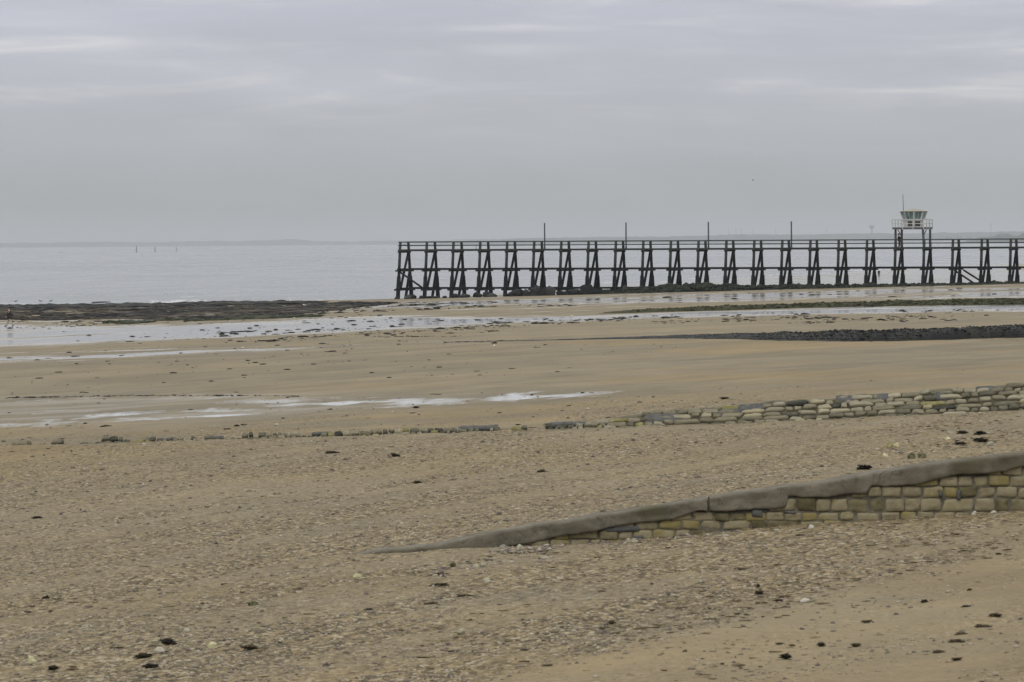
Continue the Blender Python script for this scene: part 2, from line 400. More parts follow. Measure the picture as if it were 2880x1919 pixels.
def grid(az, iy):
    y = 1 / iy; A, I = np.meshgrid(az, y); X = A * I; Y = I
    nr, nc = X.shape; idx = np.arange(nr * nc).reshape(nr, nc)
    Fc = np.stack([idx[:-1, :-1], idx[:-1, 1:], idx[1:, 1:], idx[1:, :-1]], -1).reshape(-1, 4)
    return X.ravel(), Y.ravel(), Fc
az = np.concatenate([-np.array([3.2, 1.9, 1.2, .8, .55, .4, .3, .23, .19]), np.linspace(-.165, .165, 1150), np.array([.19, .23, .3, .4, .55, .8, 1.2, 1.9, 3.2])])
iy = np.concatenate([np.linspace(1 / 34, 1 / 160, 620), np.linspace(1 / 160, 1 / 1000, 470)[1:], 1 / np.geomspace(1000, 6000, 26)[1:]])
GX, GY, GF = grid(az, iy)
WET, POOL, WARM, GRAV = fields(GX, GY)
GZ = terrain0(GX, GY) + relief(GX, GY, np.maximum(WET, POOL), GRAV) * (shore_sd(GX, GY) > 0) - POOL * .02

def sand_material():
    m = M('beach_sand')
    wet, pool, warm, gr = m.attr('wet'), m.attr('pool'), m.attr('warm'), m.attr('gravel'); tone = m.attr('tone')
    fine = m.noise(38, 3, .7); mid = m.noise(5, 5, .65); wide = m.noise(.35, 4, .6, (1, .25, 1)); spk = m.noise(17, 2, .6)
    base = m.mix(warm, (.216, .183, .120), (.258, .184, .081))
    base = m.mix(m.mr(wide, .3, .7), base, m.mix(1.0, base, (.86, .86, .88), 'MULTIPLY'))
    base = m.mix(m.mr(mid, .35, .65, 0, .5), base, m.mix(1.0, base, (.80, .79, .78), 'MULTIPLY'))
    base = m.mix(1.0, base, m.ramp(tone, [(0, (.74, .76, .80)), (.5, (.95, .96, .98)), (1, (1.16, 1.14, 1.08))]), 'MULTIPLY')
    # gravel: brown, grey and pale grains
    vor = m.n('ShaderNodeTexVoronoi'); vor.inputs['Scale'].default_value = 15; vm = m.n('ShaderNodeMapping'); vm.inputs['Scale'].default_value = (1.0, .55, 1); m.l(m.tc.outputs['Object'], vm.inputs[0]); m.l(vm.outputs[0], vor.inputs[0])
    sepc = m.n('ShaderNodeSeparateColor'); m.l(vor.outputs['Color'], sepc.inputs[0])
    grain = m.ramp(sepc.outputs[0], [(0, (.012, .009, .005)), (.22, (.055, .041, .021)), (.52, (.172, .131, .068)), (.82, (.250, .194, .105)), (1, (.38, .34, .25))])
    base = m.mix(m.mth('MULTIPLY', gr, .72), base, grain)
    base = m.mix(m.mth('MULTIPLY', m.mr(spk, .60, .72), m.mth('MULTIPLY', gr, .55)), base, (.07, .055, .04))
    wetc = m.mix(1.0, base, (.60, .62, .66), 'MULTIPLY')
    col = m.mix(wet, base, wetc)
    col = m.mix(pool, col, (.36, .37, .38))  # bright sky reflection painted into the pools as a pale base colour
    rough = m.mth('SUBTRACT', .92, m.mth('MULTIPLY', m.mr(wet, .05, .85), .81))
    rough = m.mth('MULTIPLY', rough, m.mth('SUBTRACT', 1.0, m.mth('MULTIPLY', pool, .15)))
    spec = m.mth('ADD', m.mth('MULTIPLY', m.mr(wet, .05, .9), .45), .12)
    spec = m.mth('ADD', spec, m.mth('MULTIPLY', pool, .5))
    h = m.mth('ADD', m.mth('MULTIPLY', fine, .25), m.mth('ADD', m.mth('MULTIPLY', mid, .6), m.mth('MULTIPLY', m.mth('MULTIPLY', vor.outputs['Distance'], -1), gr)))
    rip = m.noise(3.2, 3, .6, (1, .6, 1)); h = m.mth('ADD', m.mth('MULTIPLY', h, m.mth('SUBTRACT', 1.0, pool)), m.mth('MULTIPLY', m.mth('MULTIPLY', rip, 7.0), pool))
    b = m.n('ShaderNodeBump'); b.inputs['Distance'].default_value = .04
    m.l(m.mth('MULTIPLY', m.mth('SUBTRACT', 1.0, m.mth('MAXIMUM', m.mth('MULTIPLY', m.mr(wet, 0, .7), m.mth('SUBTRACT', 1.0, pool)), m.mth('MULTIPLY', pool, 0))), .6), b.inputs['Strength']); m.l(h, b.inputs['Height']); m.l(b.outputs[0], m.b.inputs['Normal'])
    return m.set(col, rough, spec)
TONE = np.clip(.5 + 2.2 * ((fbm(GX / 14, GY / 7, 301, 5, .6) - .5) * .45 + (streak(GX, GY, 30, 1.3, 303, 5) - .5) * .35 + (fbm(GX / 3, GY / 1.6, 305, 4) - .5) * .30), 0, 1)
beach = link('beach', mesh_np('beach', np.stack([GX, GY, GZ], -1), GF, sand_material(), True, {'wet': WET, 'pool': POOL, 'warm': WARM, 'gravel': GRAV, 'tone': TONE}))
tag(beach, 'sandy beach with wet flats, pools and gravel', kind='structure')

# sea -----------------------------------------------------------
azs = np.concatenate([-np.array([6, 3, 1.5, .8, .45, .3, .22]), np.linspace(-.17, .17, 260), np.array([.22, .3, .45, .8, 1.5, 3, 6])])
iys = np.concatenate([np.linspace(1 / 420, 1 / 2400, 330), 1 / np.geomspace(2400, 60000, 40)[1:]])
SX, SY, SF = grid(azs, iys)
SSD = -shore_sd(SX, SY)
def sea_material():
    m = M('sea_water'); sh = m.attr('offshore')
    big = m.noise(.012, 4, .6, (1, .22, 1), .4, -.35); mid = m.noise(.35, 4, .65, (1, .35, 1)); fine = m.noise(1.3, 3, .6, (1, .5, 1))
    cat = m.noise(1, 6, .72, (.060, .0085, 1), .3, -.06); broad = m.noise(1, 4, .6, (.0035, .0016, 1), .5, -.2)
    slick = m.mth('ADD', m.mth('MULTIPLY', cat, .6), m.mth('MULTIPLY', broad, .4))
    col = m.mix(m.mr(slick, .38, .62), (.04, .050, .056), (.075, .086, .092))
    fo = m.noise(.22, 5, .7, (1, .1, 1), .3, -.46); lines = m.noise(1, 4, .6, (.03, .0, 1), .2); brk = m.attr('crest')
    band = m.mth('MULTIPLY', m.mr(sh, -1, .8), m.mr(sh, 4, 16, 1, 0))
    foam = m.mth('MAXIMUM', m.mth('MULTIPLY', m.mr(fo, .54, .62), band), m.mth('MULTIPLY', m.mth('MULTIPLY', m.mr(brk, .6, 1.0), m.mr(fo, .50, .62)), m.mr(sh, 25, 70, .8, .0)))
    col = m.mix(foam, col, (.45, .46, .47))
    h = m.mth('ADD', m.mth('MULTIPLY', mid, 1.0), m.mth('ADD', m.mth('MULTIPLY', fine, .35), m.mth('MULTIPLY', big, 3.0)))
    b = m.n('ShaderNodeBump'); b.inputs['Distance'].default_value = .30; m.l(h, b.inputs['Height'])
    m.l(m.mth('MULTIPLY', m.mr(slick, .40, .60, .02, .40), m.mr(sh, 0, 40, .6, 1)), b.inputs['Strength']); m.l(b.outputs[0], m.b.inputs['Normal'])
    return m.set(col, m.mth('ADD', m.mr(foam, 0, 1, .16, .6), m.mr(slick, .4, .6, 0, .14)), .22)
sea = link('sea', mesh_np('sea', np.stack([SX, SY, np.full(SX.shape, SEA)], -1), SF, sea_material(), True, {'offshore': SSD}))
tag(sea, 'calm grey sea at low tide', kind='structure')
# wavelets breaking at the water's edge, modelled as low crests on the sea's own sheet
me = sea.data
CR = np.where((SSD > 1) & (SSD < 160), sstep(.60, .74, fbm((SX * .447 + SY * .894) / 60, (SX * .894 - SY * .447) / 2.4, 131)) * sstep(1, 6, SSD) * sstep(160, 60, SSD), 0)
co = np.stack([SX, SY, SEA + .22 * CR], -1).astype(np.float32); me.vertices.foreach_set('co', co.ravel())
at_ = me.attributes.new('crest', 'FLOAT', 'POINT'); at_.data.foreach_set('value', CR.astype(np.float32)); me.update()

# far land -----------------------------------------------------------
def hills(name, D, prof, mat, rough_px, seed, depth):
    xs = np.arange(prof[0][0], prof[-1][0] + 1, 2.0)
    hpx = np.interp(xs, [p[0] for p in prof], [p[1] for p in prof])
    hpx = hpx + rough_px * (fbm(xs / 34, xs * 0, seed, 5, .62) - .5) * 2 * np.clip(hpx / 6, 0, 1)
    X = (xs - 1440) / F * D; H = hpx / F * D
    V = []; n = len(xs)
    Hh = np.maximum(H, SEA + 1)
    rows = [(D, np.full(n, SEA - .5)), (D + depth * .02, SEA + (Hh - SEA) * .55), (D + depth * .08, Hh), (D + depth * .5, np.maximum(Hh * .85, SEA + .5)), (D + depth, np.full(n, SEA - .5))]
    for yy, zz in rows: V.append(np.stack([X * yy / D, np.full(n, yy), zz], -1))
    V = np.concatenate(V); idx = np.arange(n * len(rows)).reshape(len(rows), n)
    Fc = np.stack([idx[:-1, :-1], idx[:-1, 1:], idx[1:, 1:], idx[1:, :-1]], -1).reshape(-1, 4)
    return tag(link(name, mesh_np(name, V, Fc, mat)), kind='structure')
m_hill = simple('wooded_coast', (.035, .045, .04), (.06, .065, .06), .01, .95, .1, (1, 1, 1), 3)
h1 = hills('hills', 30000, [(-1500, 8), (30, 9), (300, 10), (450, 9), (560, 11), (700, 10), (820, 14), (900, 7), (960, 8), (1000, 6), (1100, 9), (1200, 8), (1300, 10), (1500, 13), (1700, 14), (2000, 13), (3200, 14), (4500, 12)], m_hill, 2.6, 5, 3000)
tag(h1, 'low hazy wooded coast across the bay')
h2 = hills('hills', 20000, [(1150, -8.4), (1300, 6), (1500, 12), (1700, 13), (1900, 13.5), (2000, 16), (2100, 19), (2200, 17), (2300, 17), (2420, 19.5), (2560, 17.5), (2700, 19), (2760, 20), (2860, 21), (3100, 20), (4800, 16)], m_hill, 2.8, 15, 2500)
tag(h2, 'nearer hazy wooded coast behind the right half of the pier')
h3 = hills('headland', 11000, [(2690, -16), (2750, 3), (2790, 6), (2815, 15), (2840, 14), (2856, 7), (2866, 8), (2880, 16), (2960, 20), (3400, 15), (3900, -16)], m_hill, 1.5, 25, 900)
tag(h3, 'dark tree covered point at the far right of the bay')
m_far = simple('far_concrete', (.22, .22, .22), (.27, .27, .27), .2, .9)
m_fars = simple('far_steel', (.08, .085, .09), (.12, .12, .12), .5, .6)
def at_D(px, py, D): return at_y(px, py, D)
def water_tower():
    D = 19000; p = at_D(2452, 634, D); b = at_D(2452, 662, D); s = D / F
    t = empty('water_tower', (p.x, D, b.z)); tag(t, 'pale mushroom shaped water tower on the hazy far hill', 'water tower')
    H = p.z - b.z
    MB().tube((0, 0, -6), (0, 0, H - 10 * s), 2.6 * s, 2.2 * s, 12).build('stem', m_far, t)
    mb = MB(); mb.tube((0, 0, H - 10.5 * s), (0, 0, H - 4.5 * s), 2.6 * s, 7.3 * s, 16); mb.tube((0, 0, H - 4.48 * s), (0, 0, H), 7.3 * s, 7.1 * s, 16); mb.build('tank', m_far, t)
water_tower()
for i, (px, top, h, lab) in enumerate([(2049, 643, 24, 'faint floodlight mast first from the left on the far hill'), (2070, 644, 22, 'faint floodlight mast left of the close pair on the hill'), (2084, 643, 23, 'faint floodlight mast in middle of the hill row'),
        (2118, 643, 22, 'faint floodlight mast standing where the far hill crests'), (2182, 643, 21, 'faint mast on far hill left of the fourth pier pole'), (2216, 643, 22, 'faint mast close beside the fourth pier pole'),
        (2325, 641, 22, 'faint mast midway between fourth pier pole and watchtower'), (2373, 648, 15, 'short faint mast left of the distant water tower'), (2787, 628, 42, 'tallest distant mast near the right edge of the view')]):
    D = 18500 if px < 2700 else 11500; p = at_D(px, top, D); b = at_D(px, top + h, D); s = D / F
    t = empty('mast', (p.x, D, b.z)); tag(t, lab, 'mast', 'distant masts on the far coast')
    H = p.z - b.z
    MB().tube((0, 0, -5), (0, 0, H), .5 * s, .32 * s, 6).build('shaft', m_fars, t)
    if px < 2700: MB().box(-2.2 * s, 2.2 * s, -.3 * s, .3 * s, H, H + .9 * s).build('lamp_head', m_fars, t)
    else: MB().tube((0, 0, H * .86), (0, 0, H), .75 * s, .6 * s, 6).build('antenna', m_fars, t)
for px, wd, lab in ((2668, 17, 'hazy long block left of three on the far shore'), (2697, 15, 'hazy block in the middle of three on the far shore'), (2725, 13, 'hazy narrow block right of three on the far shore')):
    D = 17500; p = at_D(px, 664, D); b = at_D(px, 671, D); s = D / F
    t = empty('building', (p.x, D, b.z)); tag(t, lab, 'building', 'apartment blocks on the far shore')
    H = p.z - b.z; W = wd * s / 2
    MB().box(-W, W, -6, 6, -8, H * .75).build('wall', m_fars, t)
    mb = MB(); mb.hull8([(-W, -6.4, H * .76), (W, -6.4, H * .76), (W, 6.4, H * .76), (-W, 6.4, H * .76), (-W, -.5, H), (W, -.5, H), (W, .5, H), (-W, .5, H)]); mb.build('roof', m_fars, t)
# haze: one closed box of pale even air
def haze():
    mb = MB(); mb.box(-75000, 75000, -600, 62000, -40, 130)
    m = bpy.data.materials.new('haze'); m.use_nodes = True; nt = m.node_tree; nt.nodes.clear()
    o = nt.nodes.new('ShaderNodeOutputMaterial'); v = nt.nodes.new('ShaderNodeVolumePrincipled')
    v.inputs['Color'].default_value = (.715, .75, .78, 1); v.inputs['Density'].default_value = 5.8e-5
    nt.links.new(v.outputs[0], o.inputs['Volume'])
    tag(mb.build('haze', m), 'pale sea haze', kind='stuff')
haze()

# ------------------------------------------------------------------ pier
D0 = 650.0
def pier_pt(k, u=0.0, z=0.0):
    x = D0 / F * (-312 + 75.2 * k); y = D0 * (1 - .00202 * k)
    return Vector((x + u * PN.x, y + u * PN.y, z - .0093 * k))
PT = Vector((D0 / F * 75.2, -D0 * .00202, 0)).normalized(); PN = Vector((-PT.y, PT.x, 0)); PW = 3.22
NB = 29
def wood_material(name, lo, hi, spl=.5):
    m = M(name); g = m.n('ShaderNodeNewGeometry'); sp = m.n('ShaderNodeSeparateXYZ'); m.l(g.outputs['Position'], sp.inputs[0])
    n = m.noise(2.2, 5, .65, (1, 1, .35)); n2 = m.noise(9, 4, .6)
    hgt = m.mr(m.mth('ADD', sp.outputs[2], m.mth('MULTIPLY', m.mth('SUBTRACT', n, .5), 2.4)), -4.2, -.9)   # weed-blackened below the tide line
    c = m.mix(hgt, lo, hi); c = m.mix(m.mr(n2, .62, .74, 0, spl), c, (.16, .165, .15)); c = m.mix(m.mr(n, .35, .65, 0, .5), c, m.mix(1.0, c, (.55, .6, .58), 'MULTIPLY'))
    m.bump(n2, .4, .02); return m.set(c, .9, .12)
m_wood = wood_material('weathered_timber', (.007, .009, .009), (.026, .031, .027), .22)
m_post = wood_material('greyed_post', (.009, .011, .011), (.052, .058, .050), .35)
def build_pier():
    o = pier_pt(0); root = empty('pier', (o.x, o.y, -7.8)); tag(root, 'long dark timber pier on splayed piles crossing the beach', 'pier')
    off = root.location.copy()
    def L(p): return Vector(p) - off
    def rel(mb, name, mat, bevel=0): return mb.build(name, mat, root, bevel)
    protos = []
    def P(u, z): return L(pier_pt(0, u, z))
    T = Vector((PT.x, PT.y, 0))
    # one bent, then copies of each of its members
    def pile(u0, side):
        mb = MB(); sp = 1.28 * side
        top, knee, foot = P(u0, .10), P(u0 + sp * .52 , -4.7), P(u0 + sp * 1.12, -9.6)
        mb.bar(top, knee, .30, .30, PN, .34, .34); mb.bar(knee + Vector((0, 0, .05)), foot, .44, .44, PN, .48, .48)
        return mb
    protos.append((rel(pile(0, -1), 'pile', m_post, .02), 0)); protos.append((rel(pile(PW, 1), 'pile', m_wood, .02), 0))
    mb = MB(); mb.bar(P(-.75, -1.22) , P(PW + .75, -1.22), .26, .24); protos.append((rel(mb, 'cap_beam', m_wood, .015), 0))
    mb = MB(); mb.bar(P(-1.35, -3.86) - T * .24, P(PW + 1.35, -3.86) - T * .24, .12, .22); mb.bar(P(-1.35, -3.86) + T * .24, P(PW + 1.35, -3.86) + T * .24, .12, .22); protos.append((rel(mb, 'cross_tie', m_wood), 0))
    mb = MB(); mb.bar(P(-1.75, -6.52) - T * .28, P(PW + 1.75, -6.52) - T * .28, .12, .24); mb.bar(P(-1.75, -6.52) + T * .28, P(PW + 1.75, -6.52) + T * .28, .12, .24); protos.append((rel(mb, 'cross_tie', m_wood), 2))
    mb = MB(); mb.bar(P(3.12, -1.35), P(-.15, -6.5), .27, .27, PN); protos.append((rel(mb, 'diagonal_brace', m_wood, .015), 0))
    mb = MB(); mb.bar(P(3.75, -3.85), P(1.25, -9.2), .32, .32, PN); protos.append((rel(mb, 'diagonal_brace', m_wood, .015), 0))
    step = pier_pt(1) - pier_pt(0)
    for k in range(1, NB):
        for ob, flag in protos:
            if flag == 2 and k > 8: continue
            c = ob.copy(); COL.objects.link(c); c.parent = root; c.location = step * k; c.rotation_euler = (0, 0, random.uniform(-.004, .004))
    # members running along the pier
    def run(name, u, z, a, b, k0=-.06, k1=NB - .7, mat=m_wood):
        mb = MB(); kk = k0
        while kk < k1 - .01:
            k2 = min(kk + 3, k1); dz = random.uniform(-.012, .012)
            mb.bar(L(pier_pt(kk, u, z + dz)), L(pier_pt(k2, u, z + dz)) - T * .006, a, b); kk = k2
        return rel(mb, name, mat)
    run('top_rail', -.02, .17, .30, .15, mat=m_post); run('top_rail', PW + .02, .17, .30, .15)
    run('mid_rail', -.19, -.32, .07, .13); run('mid_rail', PW + .19, -.32, .07, .13)
    run('edge_beam', -.24, -.985, .14, .25); run('edge_beam', PW + .24, -.985, .14, .25)
    run('stringer', -.62, -3.63, .2, .25); run('stringer', PW + .62, -3.63, .2, .25)
    run('stringer', -1.12, -6.30, .2, .22, k1=10); run('stringer', PW + 1.12, -6.30, .2, .22, k1=10)
    mb = MB(); kk = 0.0                         # deck planks, slightly uneven
    span = (NB - 1); n = int(span * 3.98 / .22)
    for i in range(n):
        a = pier_pt(i * span / n, -.16, -.875 + random.uniform(-.008, .008)); b = a + PN * (PW + .32)
        mb.bar(L(a), L(b), .20, .05)
    rel(mb, 'deck', m_post)
    for a in ((0.05, -4.0, .9, -6.25, -.75),):
        mb = MB(); mb.bar(L(pier_pt(a[0], a[4] - .12, a[1])), L(pier_pt(a[2] + .05, -1.35, a[3])), .22, .26, PN); rel(mb, 'longitudinal_brace', m_wood)
    for u in (-.95, PW + .95):
        mb = MB(); mb.bar(L(pier_pt(20.1, u, -4.0)), L(pier_pt(21.02, u * 1.2 if u < 0 else u + .4, -6.35)), .22, .26, PN); rel(mb, 'longitudinal_brace', m_wood)
    mb = MB(); mb.bar(L(pier_pt(0, .2, -.25)) - T * .2, L(pier_pt(0, PW - .2, -.25)) - T * .2, .07, .13); mb.bar(L(pier_pt(0, 0, .17)) - T * .18, L(pier_pt(0, PW, .17)) - T * .18, .14, .14); rel(mb, 'end_rail', m_wood)
    return root
build_pier()
m_pole = simple('grey_pole', (.04, .045, .045), (.075, .08, .08), 3, .7)
for k, lab in ((5, 'bare square pole on the pier nearest its seaward end'), (8, 'bare pole on the pier second from the seaward end'), (11, 'bare pole on the pier third from the seaward end'), (14, 'bare pole on the pier closest to the white watchtower')):
    p = pier_pt(k, PW + .05, -.85) + PT * (.42 if k < 14 else .36)
    t = empty('pole', p); tag(t, lab, 'pole', 'bare poles standing on the pier')
    MB().bar((0, 0, .27), (0, 0, 3.55), .20, .20, (0, 1, 0), .18, .18).build('shaft', m_pole, t, .02)
    MB().bar((0, 0, -.02), (0, 0, .27), .26, .26, (0, 1, 0)).build('base_plate', m_pole, t, .015)
    MB().bar((0, 0, 3.55), (0, 0, 3.60), .21, .21, (0, 1, 0)).build('cap', m_pole, t)

# watchtower on the pier
m_white = simple('worn_white_paint', (.36, .372, .37), (.49, .50, .485), 4, .7, .2)
m_legs = simple('grey_tower_timber', (.062, .064, .07), (.105, .105, .11), 3, .85, .3, (1, 1, .2))
m_roofm = simple('mossy_roof', (.20, .195, .14), (.30, .285, .21), 5, .85)
m_eave = simple('dark_eave', (.10, .10, .09), (.16, .15, .13), 5, .8)
mg = M('tinted_window_glass'); m_glass = mg.set(mg.mix(mg.mr(mg.noise(.9, 2), .35, .65), (.07, .125, .115), (.19, .28, .262)), .12, .5)
m_dark = simple('dark_opening', (.012, .013, .013), (.03, .03, .03), 4, .7)
m_clad = simple('grey_cabin_boards', (.30, .30, .29), (.42, .42, .40), 6, .8, .3, (.3, .3, 4))
def watchtower():
    o = pier_pt(18.0, 0, -1.0); t = empty('watchtower', o, math.atan2(PT.y, PT.x)); tag(t, 'white lifeguard watchtower on four grey legs above the pier', 'watchtower')
    S = 3.98; ZP = 2.55            # local x along the pier, y across it (away), z up
    for x, y, dx in ((0, -.02, .0), (S, -.02, -.18), (0, PW, .05), (S, PW, .03)):
        mb = MB(); mb.bar((x, y, -.3), (x + dx, y * .99, ZP), .34 if y < 1 else .28, .3, (0, 1, 0), .26, .24); mb.build('leg', m_legs, t, .02)
    for x, y, sx, dz in ((.05, PW, -.55, .95), (S - .15, .1, .5, .95)):
        MB().bar((x, y - .12, ZP - dz), (x + sx, y - .12, ZP - .02), .1, .12, (0, 1, 0)).build('knee_brace', m_legs, t)
    x0, x1, y0, y1 = -.28, S + .10, -.75, PW + .9
    mb = MB(); mb.box(x0, x1, y0, y0 + .14, ZP, ZP + .26); mb.box(x0, x1, y1 - .14, y1, ZP, ZP + .26); mb.box(x0, x0 + .14, y0 + .143, y1 - .143, ZP, ZP + .26); mb.box(x1 - .14, x1, y0 + .143, y1 - .143, ZP, ZP + .26)
    for i in range(3): mb.box(x0 + .9 + i * 1.1, x0 + 1.05 + i * 1.1, y0 + .143, y1 - .143, ZP + .02, ZP + .24)
    mb.build('platform_frame', m_legs, t)
    mb = MB(); n = 22
    for i in range(n): mb.box(x0 + (x1 - x0) * i / n, x0 + (x1 - x0) * (i + .93) / n, y0, y1, ZP + .264, ZP + .31)
    mb.build('platform_floor', m_clad, t)
    zr = ZP + .31
    mb = MB()
    for a, b in (((x0, y0), (x1, y0)), ((x0, y1), (x1, y1)), ((x0, y0), (x0, y1)), ((x1, y0), (x1, y1))):
        for h, th in ((1.02, .10), (.46, .09)): mb.bar((*a, zr + h), (*b, zr + h), .07, th)
    rail = mb.build('railing', m_white, t)
    k = 0
    for (ax, ay), (bx, by), n in (((x0, y0), (x1, y0), 3), ((x1, y0), (x1, y1), 3), ((x1, y1), (x0, y1), 3), ((x0, y1), (x0, y0), 3)):
        for i in range(n):
            f = i / n; x, y = ax + (bx - ax) * f, ay + (by - ay) * f
            MB().box(x - .055, x + .055, y - .055, y + .055, zr - .3, zr + 1.0).build('railing_post', m_white, rail)
    # eight-sided cabin, corner towards the shore, flaring upwards
    cx, cy = S / 2 + .05, PW / 2 + .35; view = math.atan2(-o.y, -o.x) - t.rotation_euler.z
    def ring(r, z): return [Vector((cx + r * math.cos(view + i * math.pi / 4), cy + r * math.sin(view + i * math.pi / 4), z)) for i in range(8)]
    r0, r1 = 1.36, 1.74; zb, zs, zt = zr + .004, zr + 1.02, zr + 2.06
    base = MB()
    A, B = ring(r0, zb), ring(r0 + .02, zs)
    for i in range(8): base.poly([A[i], A[(i + 1) % 8], B[(i + 1) % 8], B[i]])
    base.poly(B); base.build('cabin_wall', m_clad, t)
    for i in range(8):                       # dark recessed panels low in the wall
        if i in (0, 7):
            p, q = A[i], A[(i + 1) % 8]; d = (q - p).normalized(); nrm = d.cross(Vector((0, 0, 1))); f0, f1 = p.lerp(q, .16), p.lerp(q, .9)
            mb = MB(); mb.hull8([f0 + nrm * .02 + Vector((0, 0, .12)), f1 + nrm * .02 + Vector((0, 0, .12)), f1 - nrm * .03 + Vector((0, 0, .12)), f0 - nrm * .03 + Vector((0, 0, .12)),
                                 f0 + nrm * .03 + Vector((0, 0, .8)), f1 + nrm * .03 + Vector((0, 0, .8)), f1 - nrm * .03 + Vector((0, 0, .8)), f0 - nrm * .03 + Vector((0, 0, .8))]); mb.build('lower_panel', m_dark, t)
    C, Dd = ring(r0 + .03, zs), ring(r1, zt)
    for i in range(8):
        p, q, P2, Q2 = C[i], C[(i + 1) % 8], Dd[i], Dd[(i + 1) % 8]
        w_ = t_ = None
        mb = MB(); mb.bar(p, P2, .30 if i == 0 else .2, .12, (q - p)); mb.build('corner_post', m_white, t)
        inn = lambda a, b, f: a.lerp(b, f)
        cen = Vector((cx, cy, 0)); 
        g = [inn(p, q, .07), inn(p, q, .93), inn(P2, Q2, .93), inn(P2, Q2, .07)]
        ins = [v + (Vector((cx, cy, v.z)) - v).normalized() * .05 for v in g]
        mb = MB(); mb.hull8([ins[0], ins[1], ins[1] * .985 + Vector((cx, cy, ins[1].z)) * .015, ins[0] * .985 + Vector((cx, cy, ins[0].z)) * .015,
                             ins[3], ins[2], ins[2] * .985 + Vector((cx, cy, ins[2].z)) * .015, ins[3] * .985 + Vector((cx, cy, ins[3].z)) * .015])
        wo = mb.build('window', m_glass, t)
        mb = MB(); mb.bar(inn(g[0], g[1], .40 if i % 2 else .55), inn(g[3], g[2], .40 if i % 2 else .55), (.05 if i % 2 else .04), .05, (g[1] - g[0])); mb.build('mullion', m_white, wo)
    mb = MB()
    for i in range(8): mb.bar(C[i], C[(i + 1) % 8], .12, .12)
    mb.build('sill', m_white, t)
    E0, E1 = ring(r1 + .13, zt + .003), ring(r1 + .13, zt + .07)
    mb = MB()
    for i in range(8): mb.poly([E0[i], E0[(i + 1) % 8], E1[(i + 1) % 8], E1[i]])
    mb.poly(E0[::-1]); mb.build('eave', m_eave, t)
    mb = MB(); R0 = ring(r1 + .12, zt + .072); R1 = ring(.28, zt + .40)
    for i in range(8): mb.poly([R0[i], R0[(i + 1) % 8], R1[(i + 1) % 8], R1[i]])
    mb.poly(R1); mb.build('roof', m_roofm, t)
    mx = Vector((cx - 1.50, cy + .35, 0))
    MB().tube((mx.x, mx.y, zr + .7), (mx.x - .08, mx.y, zr + 4.45), .05, .035, 8).build('flagpole', m_pole, t)
watchtower()

